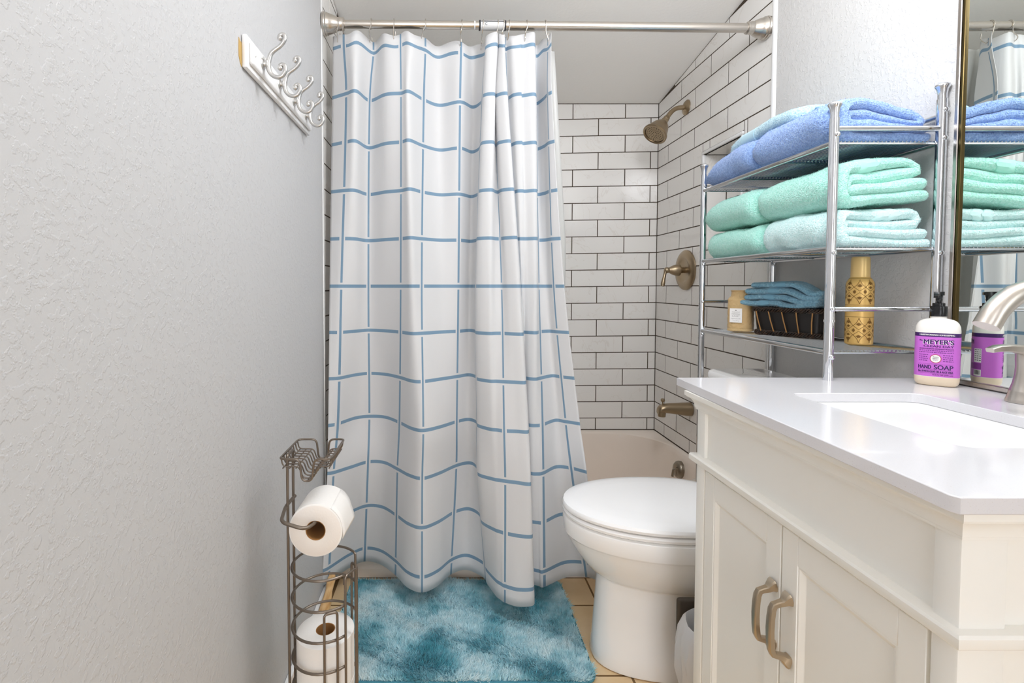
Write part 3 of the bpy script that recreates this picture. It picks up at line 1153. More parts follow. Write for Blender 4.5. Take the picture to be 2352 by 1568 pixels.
def guard(aa, ab, ztop):
    p = [(CX + (RC + .003) * math.cos(math.radians(a)), CY + (RC + .003) * math.sin(math.radians(a))) for a in (aa, ab)]
    return ntube(rounded([(p[0][0], p[0][1], .03), (p[0][0], p[0][1], ztop), (p[1][0], p[1][1], ztop), (p[1][0], p[1][1], .03)], .007, 4), WR, 9)


obj('guard_loop', guard(282, 303, .440), M['wire_brown'], st)
obj('guard_loop', guard(318, 345, .506), M['wire_brown'], st)
obj('guard_loop', guard(32, 50, .478), M['wire_brown'], st)
obj('base_ring', ntube([(CX + .075 * math.cos(2 * PI * k / 36), CY + .075 * math.sin(2 * PI * k / 36), .0045) for k in range(36)], .0042, 8, True), M['wire_brown'], st)
bm = bmesh.new()
for xx in (-.04, 0, .04):
    q_ = math.sqrt(.073 ** 2 - xx ** 2)
    tube(bm, [(CX + xx, CY - q_, .022), (CX + xx, CY + q_, .022)], .002, 6)
obj('floor_grid', bm, M['wire_brown'], st)


def paper_roll(origin, axis, r, L_, label, core=.0205, flap=False):
    t = thing('toilet_roll', label, 'toilet roll', origin, 'toilet rolls on the wire stand')
    a = Vector(axis).normalized()
    bm = nlathe([(core, .0005), (core + .004, 0), (r - .003, 0), (r, .002), (r, L_ - .002), (r - .003, L_), (core + .004, L_), (core, L_ - .0005), (core, .0005)], origin, axis, 56, False)
    o = obj('paper', bm, M['paper'], t)
    me = o.data
    me.materials.append(M['paper_end'])
    if flap:
        for p_ in me.polygons:
            if abs(p_.normal.dot(a)) > .9:
                p_.material_index = 1
    obj('core', nlathe([(core - .0001, .001), (core - .0016, .001), (core - .0016, L_ - .001), (core - .0001, L_ - .001)], origin, axis, 36, False), M['cardboard'], t)
    return t


top_roll = paper_roll((-.268, .99, .6045), (0, 1, 0), .0545, .10, 'toilet paper roll on the arm of the wire stand, its loose end hanging', flap=True)
bm = bmesh.new()
rows = []
for i in range(14):
    a = math.radians(56 - 5.6 * i)
    off = .0545 + .0006 + max(0, (i - 8)) ** 1.5 * .0002
    for_ = []
    for k in range(6):
        yy = .991 + .098 * k / 5
        ex = max(0, i - 8) ** 1.5 * .00062 * (k / 5)
        for_.append((-.268 + (off + ex) * math.cos(a), yy, .6045 + (off + ex) * math.sin(a)))
    rows.append(for_)
loft(bm, rows, False, False, closed=False)
fo = obj('loose_sheet', bm, M['paper'], top_roll)
mdf = fo.modifiers.new('ply', 'SOLIDIFY')
mdf.thickness = .0006
paper_roll((CX, CY, .2605), (0, 0, 1), .0605, .102, 'spare toilet roll upright in the wire cage, topmost of the stacked rolls')
paper_roll((CX, CY, .1575), (0, 0, 1), .0605, .102, 'spare toilet roll upright in the wire cage, beneath another roll')
paper_roll((CX, CY, .0545), (0, 0, 1), .0605, .102, 'spare toilet roll upright at the bottom of the wire cage')

# ================================================================== wooden handle leaning in the corner
wb = thing('wooden_brush', 'pale wooden brush with its handle leaning by the left baseboard behind the paper stand', 'brush', (-.39, 1.5, 0))
bm = bmesh.new()
cp = catmull([(-.393, 1.665, .118), (-.393, 1.645, .110), (-.392, 1.61, .097), (-.391, 1.57, .082), (-.390, 1.50, .058), (-.389, 1.42, .034), (-.388, 1.335, .022)], 5)
n_ = len(cp)
tube(bm, cp, [np.interp(k / (n_ - 1), [0, .05, .18, .36, .5, .75, .95, 1], [.006, .011, .0145, .0115, .016, .0215, .021, .012]) for k in range(n_)], 16, flat=(1, .8))
obj('handle', bm, M['wood'], wb)
bm = bmesh.new()
for i in range(12):
    for j in range(3):
        tube(bm, [(-.401 + .009 * j, 1.33 + .012 * i, .016), (-.401 + .009 * j, 1.33 + .012 * i, .0015)], .0022, 5)
obj('bristles', bm, M['label_white'], wb, kind='stuff')

# ================================================================== bath rug
rug = thing('bath_rug', 'shaggy teal and pale blue bath rug on the floor in front of the tub', 'rug', (0.02, 1.57, 0))
rl = rrect(-.352, .412, 1.336, 1.806, .035, 6)
bm = bmesh.new()
loft(bm, [[(x, y, .0005) for x, y in rl], [(x, y, .007) for x, y in rl]])
obj('backing', bm, M['rug_back'], rug)
bl = rrect(-.354, .414, 1.334, 1.808, .037, 6)
obj('edge_binding', ntube([(x, y, .005) for x, y in bl], .0045, 8, True), M['rug_back'], rug)
NB = 105000
r_ = np.random.default_rng(3)
px_, py_ = r_.uniform(-.352, .412, NB), r_.uniform(1.336, 1.806, NB)
cx_, cy_ = np.clip(px_, -.352 + .035, .412 - .035), np.clip(py_, 1.336 + .035, 1.806 - .035)
ok = (px_ - cx_) ** 2 + (py_ - cy_) ** 2 < .035 ** 2
px_, py_ = px_[ok], py_[ok]
n_ = len(px_)
B_ = np.stack([px_, py_, np.full(n_, .004)], 1)
fld = lump(np.stack([px_, py_, px_ * 0], 1), 1.0, .05, 5)[:, :2] - np.stack([px_, py_], 1)
tilt = fld * .8 + r_.normal(size=(n_, 2)) * .28
hgt = r_.uniform(.016, .026, n_) * (1 + .12 * fld[:, 0])
D = np.stack([tilt[:, 0], tilt[:, 1] - .12, np.ones(n_)], 1)
D /= np.linalg.norm(D, axis=1)[:, None]
ang = r_.uniform(0, PI, n_)
S_ = np.stack([np.cos(ang), np.sin(ang), ang * 0], 1) * r_.uniform(.0010, .0020, n_)[:, None]
v4 = np.empty((n_, 5, 3))
v4[:, 0], v4[:, 1] = B_ - S_ / 2, B_ + S_ / 2
md_ = B_ + D * (hgt * .6)[:, None]
v4[:, 2], v4[:, 3] = md_ + S_ * .6, md_ - S_ * .6
v4[:, 4] = B_ + D * hgt[:, None] + np.stack([tilt[:, 0], tilt[:, 1], -.5 * np.ones(n_)], 1) * .005
base_i = np.arange(n_)[:, None] * 5
fc_ = np.concatenate([base_i + np.array([0, 1, 2]), base_i + np.array([0, 2, 3]), base_i + np.array([3, 2, 4])], 0)
po = tri_mesh('pile', v4.reshape(-1, 3), fc_, M['rug'], rug)
po['kind'] = 'stuff'

# ================================================================== toilet
to = thing('toilet', 'white toilet with its lid closed, between tub and vanity', 'toilet', (.75, 1.45, 0))
TY = 1.452


def egg(x_tip, x_back, hw, z, n=48, sq=2.0, shift=0.0):
    """egg outline, blunt end at the back"""
    out = []
    xm = x_tip + (x_back - x_tip) * .56
    for k in range(n):
        a = 2 * PI * k / n
        ca, sa = math.cos(a), math.sin(a)
        rx = (xm - x_tip) if ca < 0 else (x_back - xm)
        e = 2 / sq
        e2 = e if ca < 0 else e * .72
        out.append((xm + rx * math.copysign(abs(ca) ** e2, ca), TY + shift + hw * math.copysign(abs(sa) ** e2, sa), z))
    return out


bm = bmesh.new()
rings = [egg(.432, .98, .124, .002, sq=2.4), egg(.430, .98, .126, .012, sq=2.4), egg(.434, .975, .120, .05, sq=2.4), egg(.441, .96, .116, .14, sq=2.4), egg(.446, .95, .114, .22, sq=2.3), egg(.448, .94, .115, .246, sq=2.2),
         egg(.446, .93, .120, .252, sq=2.1), egg(.437, .92, .128, .257), egg(.420, .91, .138, .272), egg(.398, .90, .153, .297), egg(.377, .89, .167, .327), egg(.361, .88, .178, .355), egg(.355, .875, .1825, .369), egg(.3535, .873, .1840, .3715), egg(.349, .87, .187, .376), egg(.345, .87, .189, .412), egg(.347, .87, .188, .421), egg(.354, .868, .183, .425)]
loft(bm, rings)
bowl = obj('bowl', bm, M['porcelain'], to)
md = bowl.modifiers.new('soft', 'BEVEL')
md.width = .001
bm = bmesh.new()
loft(bm, [egg(.352, .86, .184, .4265), egg(.346, .862, .189, .430), egg(.345, .862, .190, .437), egg(.350, .86, .186, .4425)])
obj('seat', bm, M['seat_plastic'], to)
bm = bmesh.new()
loft(bm, [egg(.350, .86, .186, .4455), egg(.344, .862, .191, .449), egg(.343, .862, .192, .456), egg(.347, .86, .188, .463), egg(.362, .85, .174, .468), egg(.384, .83, .152, .471), egg(.43, .80, .115, .4725), egg(.5, .74, .06, .4735)])
obj('lid', bm, M['seat_plastic'], to)
for dy in (-.075, .075):
    obj('hinge', nbox(.845, .875, TY + dy - .018, TY + dy + .018, .4255, .468, .006), M['seat_plastic'], to)
bm = bmesh.new()
loft(bm, [[(x, y, z) for x, y in rrect(.872 + i_, 1.046, TY - w_, TY + w_, .03, 6)] for z, i_, w_ in ((.40, .03, .16), (.43, .015, .185), (.55, .006, .195), (.795, 0, .20))])
obj('tank', bm, M['porcelain'], to)
bm = bmesh.new()
loft(bm, [[(x, y, z) for x, y in rrect(.862 + i_, 1.05, TY - .210 + i_, TY + .210 - i_, .035 - i_, 6)] for z, i_ in ((.796, .004), (.800, 0), (.814, 0), (.822, .005), (.826, .016))])
obj('tank_lid', bm, M['porcelain'], to)
bm = nlathe([(.012, 0), (.012, .006), (.008, .009)], (.872, TY + .15, .745), (-1, 0, 0), 16)
tube(bm, [(.858, TY + .15, .745), (.855, TY + .12, .742), (.856, TY + .085, .738)], [.006, .005, .006], 8)
obj('flush_lever', bm, M['chrome'], to)
for dy in (-.118, .118):
    obj('bolt_cap', nsphere((.66, TY + dy, .012), .014, 12, 8), M['porcelain'], to)

# ================================================================== waste bin
tb = thing('trash_can', 'dark brown lidded bin with a white plastic bag, beside the vanity', 'trash can', (.66, 1.17, 0))
bm = bmesh.new()
loft(bm, [[(.665 + r1 * math.cos(2 * PI * k / 28), 1.165 + .88 * r1 * math.sin(2 * PI * k / 28), z) for k in range(28)] for z, r1 in ((.002, .068), (.27, .088), (.272, .085), (.02, .064))], True, True)
obj('body', bm, M['bin'], tb)
bm = bmesh.new()
rr_ = []
for z, r1, a_ in ((.045, .083, .006), (.10, .092, .007), (.16, .100, .007), (.215, .104, .006), (.255, .100, .004), (.278, .092, .002), (.284, .086, .001), (.276, .080, .001), (.22, .074, .003)):
    rr_.append([(.665 + (r1 + a_ * math.sin(k * .9 + z * 25) + a_ * .6 * math.sin(k * 2.3)) * math.cos(2 * PI * k / 56), 1.165 + .9 * (r1 + a_ * math.sin(k * .9 + z * 25)) * math.sin(2 * PI * k / 56), z) for k in range(56)])
loft(bm, rr_, False, False)
obj('bag', bm, M['bag'], tb)
obj('open_lid', nbox(.602, .84, 1.268, 1.284, .10, .283, .008, 3), M['bin'], tb)

# ================================================================== chrome rack over the toilet
SXF, SXR, SYN, SYF = .835, 1.066, 1.084, 1.629
rk = thing('storage_rack', 'three-tier chrome wire rack standing over the toilet tank', 'rack', ((SXF + SXR) / 2, (SYN + SYF) / 2, 0))
PR = .0095
for x, y, zt in ((SXF, SYN, 1.497), (SXF, SYF, 1.497), (SXR, SYN, 1.537), (SXR, SYF, 1.537)):
    po_ = obj('post', ntube([(x, y, .0255), (x, y, zt - .035)], PR, 20), M['chrome'], rk)
    obj('finial', nlathe([(.0082, -.036), (.0088, -.034), (.0082, -.030), (.0084, -.018), (.0100, -.008), (.0128, -.003), (.0136, 0), (.0125, .003), (.008, .006), (0, .0068)], (x, y, zt - .0065), (0, 0, 1), 24, False), M['chrome'], po_)
    obj('foot', nlathe([(.011, 0), (.012, .004), (.0115, .012), (.0098, .014)], (x, y, .022), (0, 0, 1), 18), M['black'], po_)
    zs_ = (1.425, 1.172, 1.050, .945) if x == SXF else (1.478, 1.418, 1.172, .945)
    for z in zs_:
        obj('bolt', nlathe([(.0052, 0), (.0056, .0012), (.0046, .0036), (.002, .0048), (0, .005)], (x, y - PR + .0012, z), (0, -1, 0), 14), M['chrome'], po_)
    obj('joint_sleeve', ntube([(x, y, 1.022), (x, y, 1.027)], PR + .0012, 20), M['chrome'], po_)
for z, gn in ((1.410, 'top'), (1.182, 'mid'), (.955, 'low')):
    for x in (SXF, SXR):
        obj('shelf_rail', ntube([(x, SYN, z), (x, SYF, z)], .0066, 14), M['chrome'], rk)
    bm = bmesh.new()
    n_ = 25
    for k in range(n_):
        x = SXF + .009 + (SXR - SXF - .018) * k / (n_ - 1)
        tube(bm, [(x, SYN + .003, z + .003), (x, SYF - .003, z + .003)], .0016, 6)
    for y in (SYN + .004, SYN + .17, SYN + .36, SYF - .004):
        tube(bm, [(SXF, y, z - .0012), (SXR, y, z - .0012)], .0024, 7)
    obj('wire_grid', bm, M['chrome_wire'], rk, kind='stuff')
for y in (SYN, SYF):
    obj('guard_rail', ntube([(SXF, y, 1.440), (SXR, y, 1.440)], .0062, 14), M['chrome'], rk)
    obj('guard_rail', ntube([(SXF, y, 1.050), (SXR, y, 1.050)], .0055, 14), M['chrome'], rk)
obj('guard_rail', ntube([(SXR, SYN, 1.468), (SXR, SYF, 1.468)], .0055, 14), M['chrome'], rk)
obj('low_brace', ntube([(SXR, SYN, .30), (SXR, SYF, .30)], .006, 12), M['chrome'], rk)


# ------------------------------------------------------------------ folded towels
def resample(pts, n):
    P = np.array(pts, float)
    d = np.concatenate([[0], np.cumsum(np.linalg.norm(np.diff(P, axis=0), axis=1))])
    t = np.linspace(0, d[-1], n)
    return np.stack([np.interp(t, d, P[:, k]) for k in range(P.shape[1])], 1)


def arc(cx, cz, r, a0, a1, n=10):
    return [(cx + r * math.cos(math.radians(a0 + (a1 - a0) * i / n)), cz + r * math.sin(math.radians(a0 + (a1 - a0) * i / n))) for i in range(n + 1)]


def ribbon(path, t, y0, y1, M_=70, NY=26, re=.011, amin=.2, sect=None, grow=0.0, shrink_front=0.0, stag=.0):
    """thick cloth along a 2-D path (x, z), y0..y1 wide, its ends rounded"""
    P = resample(path, M_)
    T = np.gradient(P, axis=0)
    T /= np.linalg.norm(T, axis=1)[:, None]
    Nn = np.stack([-T[:, 1], T[:, 0]], 1)
    off = int(sect[0] * M_) if sect else 0
    if sect:
        a, b = int(sect[0] * M_), int(sect[1] * M_)
        P, T, Nn = P[a:b], T[a:b], Nn[a:b]
    m_ = len(P)
    k_ = 7                                            # close rings at the two rounded ends, wide ones between
    ends = re * (1 - np.cos(np.linspace(0, PI / 2, k_)))
    ys = np.concatenate([y0 + ends, np.linspace(y0 + re, y1 - re, max(3, NY - 2 * k_))[1:-1], (y1 - ends)[::-1]])
    NY = len(ys)
    V_, F_ = [], []
    xc = P[:, 0].mean()
    for y in ys:
        e = min(1, min(y - y0, y1 - y) / re)
        f = max(amin, math.sqrt(max(0, 1 - (1 - e) ** 2)))
        hw = t / 2 * f + grow
        Q = P.copy()
        # the big front fold pulls in at its two ends
        e2 = min(1, min(y - y0, y1 - y) / .04)
        sh = shrink_front * 1.4 * (1 - math.sqrt(max(0, 1 - (1 - e2) ** 2)))
        Q[:, 0] += sh * np.clip(1 - (P[:, 0] - P[:, 0].min()) / .09, 0, 1)
        top, bot = Q + Nn * hw, Q - Nn * hw
        yj = (y - (y0 + y1) / 2) / ((y1 - y0) / 2)
        yr = [y + stag * yj * (math.sin(9.0 * (i + off) / M_ + y0 * 40) + .5 * math.sin(23.0 * (i + off) / M_ + 2)) for i in range(len(P))]
        ey0, ey1 = yr[0], yr[-1]
        c0 = [Q[0] - T[0] * hw * math.sin(a) - Nn[0] * hw * math.cos(a) for a in np.linspace(.5, PI - .5, 4)]
        c1 = [Q[-1] + T[-1] * hw * math.sin(a) + Nn[-1] * hw * math.cos(a) for a in np.linspace(.5, PI - .5, 4)]
        ring = list(top) + c1 + list(bot[::-1]) + c0
        yy = yr + [ey1] * 4 + yr[::-1] + [ey0] * 4
        V_ += [(p[0], yv, p[1]) for p, yv in zip(ring, yy)]
    K = 2 * m_ + 8
    for j in range(NY - 1):
        for i in range(K):
            F_.append((j * K + i, j * K + (i + 1) % K, (j + 1) * K + (i + 1) % K, (j + 1) * K + i))
    seq_a = list(range(m_)) + [m_, m_ + 1]
    seq_b = [2 * m_ + 3 - i for i in range(m_)] + [m_ + 3, m_ + 2]
    for j, fl in ((0, False), (NY - 1, True)):
        for i in range(m_ + 1):
            q_ = (j * K + seq_a[i], j * K + seq_a[i + 1], j * K + seq_b[i + 1], j * K + seq_b[i])
            F_.append(q_[::-1] if fl else q_)
        q_ = (j * K + 0, j * K + seq_b[0], j * K + 2 * m_ + 4, j * K + 2 * m_ + 7)
        F_.append((j * K, j * K + seq_b[0], j * K + 2 * m_ + 4, j * K + 2 * m_ + 5, j * K + 2 * m_ + 6, j * K + 2 * m_ + 7))
    return np.array(V_), F_


def spiral(w_, H, t):
    sp = (H - t) / 3
    b = t / 2
    l2, l3, top = b + sp, b + 2 * sp, b + 3 * sp
    R = (top - b) / 2
    fx = t / 2 + R
    p = [(w_ - .004, b)] + [(fx + .03, b)] + arc(fx, b + R, R, -90, -270, 16) + [(w_ - .02 - sp / 2, top + .003)] + arc(w_ - .018 - sp / 2, l3 + sp / 2, sp / 2, 90, -90, 8)
    ix = t * 1.05 + sp / 2 + .002
    p += [(ix + .01, l3)] + arc(ix, l2 + sp / 2, sp / 2, 90, 270, 8) + [(w_ - .012, l2)]
    return p


def towel(label, mkey, x0, x1, y0, y1, z0, H, t, seed, deform, npile=15000, re=.011, band=None, ring_band=None, group=None, path=None, name='bath_towel', cat='towel', amp=.0045):
    t_ = thing(name, label, cat, ((x0 + x1) / 2, (y0 + y1) / 2, z0), group)
    pt = path or spiral(x1 - x0, H, t)

    def place(V_):
        V_ = V_.copy()
        V_[:, 0] += x0
        V_[:, 2] += z0
        return np.array([deform(*p) for p in lump(V_, amp, .085, seed)])

    V_, F_ = ribbon(pt, t, y0, y1, re=re, shrink_front=.02, stag=.006, NY=34)
    cloth = arr_obj('cloth', place(V_), F_, M[mkey], t_)
    if band:
        for s0, s1 in band:
            V_, F_ = ribbon(pt, t, y0 - .0008, y1 + .0008, re=re, shrink_front=.02, stag=.006, sect=(s0, s1), grow=.0016, M_=140)
            arr_obj('woven_border', place(V_), F_, M[mkey + '_flat'], t_)
    if ring_band:
        P_ = np.array(pt)
        V_, F_ = ribbon(pt, t, ring_band[0], ring_band[1], re=.001, amin=1.0, grow=.0014, NY=8)
        arr_obj('woven_border', place(V_), F_, M[mkey + '_flat'], t_)
    pile('terry_loops', cloth, npile, .0034, .0011, M[mkey], cloth, seed, lean=.8)
    return t_


for k in ('t_blue', 't_mint', 't_aqua', 't_sky', 't_wash'):
    src = M[k].node_tree.nodes['Principled BSDF']
    c = {'t_blue': (140, 172, 226), 't_mint': (168, 228, 214), 't_aqua': (200, 234, 234), 't_sky': (172, 206, 220), 't_wash': (122, 172, 196)}[k]
    m = mat(k + '_border', c, .7, sheen=.3)
    v = coord(m, (1, 1, 1))
    bump(m, noise(m, coord(m, (600, 40, 40)), 1.0, 1), .3, .001)
    M[k + '_flat'] = m

cl = lambda a: max(0.0, min(1.0, a))
GT = 'bath towels folded on the chrome rack'
Z2, Z1 = 1.1876, 1.4156
towel('mint towel at the far end of the middle shelf, lying on the rack wires', 't_mint', .826, 1.040, 1.326, 1.610, Z2, .080, .0206, 11, lambda x, y, z: (x, y, z), 11000, group=GT)
towel('palest aqua folded towel on the middle shelf, nearest the mirror and bottom of its pile', 't_aqua', .824, 1.056, 1.094, 1.322, Z2, .084, .0218, 12, lambda x, y, z: (x, y, z - .004 * cl((x - .95) / .1)), 17000, band=((.405, .425), (.432, .452)), group=GT)
towel('pale mint folded towel on top of another at the far end of the middle shelf', 't_mint', .818, 1.040, 1.343, 1.608, Z2 + .083, .092, .0238, 13, lambda x, y, z: (x, y, z - .03 * cl((y - 1.52) / .09) ** 2 * cl((z - 1.29) / .06) + .004), 12000, group=GT, re=.011)
towel('sea green folded towel on the middle shelf, nearest the mirror and top of its pile', 't_mint', .822, 1.050, 1.092, 1.340, Z2 + .086, .098, .0254, 14, lambda x, y, z: (x - .012 * cl((z - 1.33) / .05), y, z + .014 * cl((x - .88) / .14) - .014 * cl((.90 - x) / .08) * cl((z - 1.31) / .05)), 18000, band=((.375, .415),), group=GT)
towel('periwinkle blue folded towel at the far end of the top shelf', 't_blue', .820, 1.040, 1.366, 1.612, Z1, .092, .0239, 15, lambda x, y, z: (x, y, z - .050 * cl((y - 1.47) / .14) ** 2 * cl((z - 1.43) / .05)), 13000, group=GT, re=.011)
towel('periwinkle blue folded towel on the top shelf nearest the mirror', 't_blue', .820, 1.055, 1.094, 1.362, Z1, .096, .0249, 16, lambda x, y, z: (x, y, z - .030 * cl((x - .92) / .12) * cl((z - 1.43) / .06)), 18000, group=GT)


def hand_path():
    t = .013
    return [(.165, .0065)] + [(.03, .0065)] + arc(.0195, .0195, .013, -90, -270, 10) + [(.15, .0325)] + arc(.152, .0265, .006, 90, -90, 6) + [(.035, .0205)]


towel('small sky blue hand towel laid across the tops of the two periwinkle towels', 't_sky', .850, 1.02, 1.222, 1.528, Z1 + .090, .039, .0125, 17,
      lambda x, y, z: (x, y, z - .026 * cl((y - 1.46) / .08) - .020 * cl((x - .93) / .10) + .004 * math.sin(y * 25)), 12000, ring_band=(1.395, 1.455), path=hand_path(), name='hand_towel', re=.008, amp=.0025)

# ------------------------------------------------------------------ wicker basket with washcloths
A_, B2 = Vector((.902, 1.466, 0)), Vector((.988, 1.314, 0))
e_ = (B2 - A_).normalized()
n2 = Vector((-e_.y, e_.x, 0))
LF, DP = (B2 - A_).length, .082
SZ = .9608
bk = thing('wicker_basket', 'small dark wicker basket holding blue washcloths on the lowest shelf', 'basket', tuple(A_ + e_ * LF / 2 + n2 * DP / 2 + Vector((0, 0, SZ))))
bp = lambda u, v_, z: A_ + e_ * u + n2 * v_ + Vector((0, 0, z))


def brect(g, z, r=.012):
    return [bp(u, v_, z) for u, v_ in rrect(-g, LF + g, -g, DP + g, r, 4)]


bm = bmesh.new()
loft(bm, [brect(-.006, SZ + .002), brect(-.006, SZ + .004), brect(-.001, SZ + .070), brect(-.004, SZ + .070), brect(-.009, SZ + .006)], True, True)
obj('woven_panel', bm, M['wicker_dark'], bk)
for zc, g in ((SZ + .006, -.003), (SZ + .072, .002)):
    for s_ in range(4):
        ring = brect(g, zc, .014)
        n_ = len(ring)
        fine = resample([tuple(p) for p in ring + [ring[0]]], 120)[:-1]
        pts = []
        for k, p in enumerate(fine):
            a = k * 2 * PI / 120 * 17 + s_ * PI / 2
            c_ = Vector(p)
            o_ = (c_ - bp(LF / 2, DP / 2, zc))
            o_.z = 0
            pts.append(c_ + o_.normalized() * .0028 * math.cos(a) + Vector((0, 0, .0055 * math.sin(a))))
        obj('braided_rim', ntube(pts, .0022, 6, True), M['wicker'], bk)
for k, (u, du) in enumerate(((.012, .012), (.046, .013), (.081, .012), (.118, .006), (.158, -.003))):
    obj('stake', ntube([bp(u, -.0035, SZ + .067), bp(u + du * .5, -.0035, SZ + .04), bp(u + du, .001, SZ + .010)], .0016, 7), M['cane'], bk)
for k in range(2):
    obj('stake', ntube([bp(LF + .0035, .028 + .03 * k, SZ + .067), bp(LF, .026 + .03 * k, SZ + .010)], .0016, 7), M['cane'], bk)
wash = ['lowest', 'second from the bottom', 'third from the bottom', 'topmost']
for k in range(4):
    tt = .0165
    o_ = .018 * k
    u0 = -.035 + [0, .010, .014, .030][k]
    u1 = .055 + .012 * k
    zb = SZ + .0885 + o_
    pth = [(u0, zb + .003 * (k == 0)), (u0 + .03, zb), (u1, zb + .002), (u1 + .025, zb - .004), (u1 + .055, zb - .006 - .006 * k), (.166 - .004 * (3 - k), SZ + .0885 + .010 * k)]
    pth = [tuple(q) for q in catmull(pth, 6)]
    V_, F_ = ribbon(pth, tt, .002 + .003 * (k % 2), DP - .004, M_=44, NY=16, re=.011, amin=.35)
    W_ = []
    for p in lump(np.array(V_), .0018, .05, 40 + k):
        q_ = A_ + e_ * p[0] + n2 * p[1]
        W_.append((q_.x, q_.y, p[2]))
    t_ = thing('washcloth', 'blue washcloth folded over the basket rim, %s of the four' % wash[k], 'washcloth', tuple(bp(.06, DP / 2, zb)), 'washcloths piled in the basket')
    c_ = arr_obj('cloth', W_, F_, M['t_wash'], t_)
    pile('terry_loops', c_, 4500, .0022, .0008, M['t_wash'], c_, 60 + k, lean=.8)
    s_ = .28 + .03 * k
    V_, F_ = ribbon(pth, tt, .0015 + .003 * (k % 2), DP - .0035, M_=60, NY=16, re=.011, amin=.35, sect=(s_, s_ + .13), grow=.0009)
    W_ = []
    for p in lump(np.array(V_), .0018, .05, 40 + k):
        q_ = A_ + e_ * p[0] + n2 * p[1]
        W_.append((q_.x, q_.y, p[2]))
    arr_obj('woven_border', W_, F_, M['t_wash_flat'], t_)

# ------------------------------------------------------------------ candle jar
cx, cy = .905, 1.530
cj = thing('candle_jar', 'amber glass candle jar with a white label on the lowest shelf', 'candle', (cx, cy, SZ))


def sq_loop(r, z, n=36, ex=3.2, rot=-.73, wob=0.0):
    out = []
    for k in range(n):
        a = 2 * PI * k / n
        c_, s_ = math.cos(a), math.sin(a)
        rr = r / (abs(c_) ** ex + abs(s_) ** ex) ** (1 / ex)
        rr += wob * math.sin(k * 2.1)
        out.append((cx + rr * math.cos(a + rot), cy + rr * math.sin(a + rot), z))
    return out


bm = bmesh.new()
rings = [sq_loop(.029, SZ + .0015), sq_loop(.0345, SZ + .003, wob=.0006), sq_loop(.0345, SZ + .008, wob=.0006), sq_loop(.0335, SZ + .010)]
for i in range(13):
    rings.append(sq_loop(.0340 + .0005 * math.sin(i * 2.2), SZ + .012 + .086 * i / 12))
rings += [sq_loop(.031, SZ + .104), sq_loop(.027, SZ + .109, ex=2.3), sq_loop(.026, SZ + .122, ex=2), sq_loop(.028, SZ + .124, ex=2), sq_loop(.028, SZ + .1265, ex=2), sq_loop(.0255, SZ + .127, ex=2), sq_loop(.0245, SZ + .112, ex=2), sq_loop(.029, SZ + .098, ex=2.6), sq_loop(.031, SZ + .012), sq_loop(.02, SZ + .009)]
loft(bm, rings)
obj('glass', bm, M['amber'], cj)
bm = bmesh.new()
loft(bm, [sq_loop(.029, SZ + .0135), sq_loop(.0305, SZ + .015), sq_loop(.0305, SZ + .066), sq_loop(.029, SZ + .0675)])
obj('wax', bm, M['wax'], cj)
obj('wick', ntube([(cx, cy, SZ + .066), (cx, cy + .001, SZ + .075)], .0009, 6), M['ink'], cj)
# label: stands on the flat side that faces the room
ld = Vector((math.cos(-2.30), math.sin(-2.30), 0))
lt = Vector((-ld.y, ld.x, 0))
lo_ = Vector((cx, cy, 0)) + ld * .0362 - lt * .006


def lab_quad(bm, u0, u1, z0, z1, d):
    q_ = [lo_ + lt * u + ld * d + Vector((0, 0, z)) for u, z in ((u0, z0), (u1, z0), (u1, z1), (u0, z1))]
    r_ = [p - ld * .0012 for p in q_]
    loft(bm, [[p[:] for p in r_], [p[:] for p in q_]])
    return bm


pl = obj('label_paper', lab_quad(bmesh.new(), -.0165, .0165, SZ + .029, SZ + .072, 0), M['label_white'], cj, False)
bm = bmesh.new()
for body, size, z, b_ in (('PINNACLE', .0045, .0605, 0), ('MIMOSA', .0060, .0545, 0), ('SUNSET', .0060, .0485, 0), ('fragranced candle', .0036, .0410, .00005), ('11 oz 311 g', .0036, .0345, 0)):
    V_, F_ = text_tris(body, size, b_)
    vs = [bm.verts.new(lo_ + lt * x + ld * .0003 + Vector((0, 0, SZ + z + y))) for x, y, zz_ in V_]
    for f in F_:
        try:
            bm.faces.new([vs[i] for i in f])
        except ValueError:
            pass
vs = [bm.verts.new(lo_ + lt * x + ld * .0003 + Vector((0, 0, SZ + z))) for x, z in ((-.0022, .0645), (.0022, .0645), (.0022, .066), (0, .0685), (-.0022, .066))]
bm.faces.new(vs)
m = mat('grey_print', (150, 146, 144), .6)
M['grey_print'] = m
obj('label_print', bm, M['grey_print'], pl, False)

# ------------------------------------------------------------------ gold patterned spray bottle
gx, gy = .990, 1.192
gb = thing('spray_bottle', 'tall gold bottle with brown scroll print beside the wicker basket', 'bottle', (gx, gy, SZ))
GP = [(.0, .0255), (.0015, .0268), (.004, .0272), (.140, .0272), (.146, .0266), (.152, .0245), (.157, .0215), (.1605, .0190)]
gr = lambda h: float(np.interp(h, [p[0] for p in GP], [p[1] for p in GP]))
obj('body', nlathe([(0, .0012)] + [(r, h + .0004) for h, r in GP] + [(0, .162)], (gx, gy, SZ), (0, 0, 1), 48, False), M['gold'], gb)
obj('cap', nlathe([(.0185, .1608), (.0188, .163), (.0182, .205), (.0172, .2085), (.0150, .2095), (0, .2095)], (gx, gy, SZ), (0, 0, 1), 40), M['gold_cap'], gb)


def on_bottle(u, h, off=.0003):
    r = gr(h) + off
    a = math.radians(-130) + u / .0272
    return Vector((gx + r * math.cos(a), gy + r * math.sin(a), SZ + h))


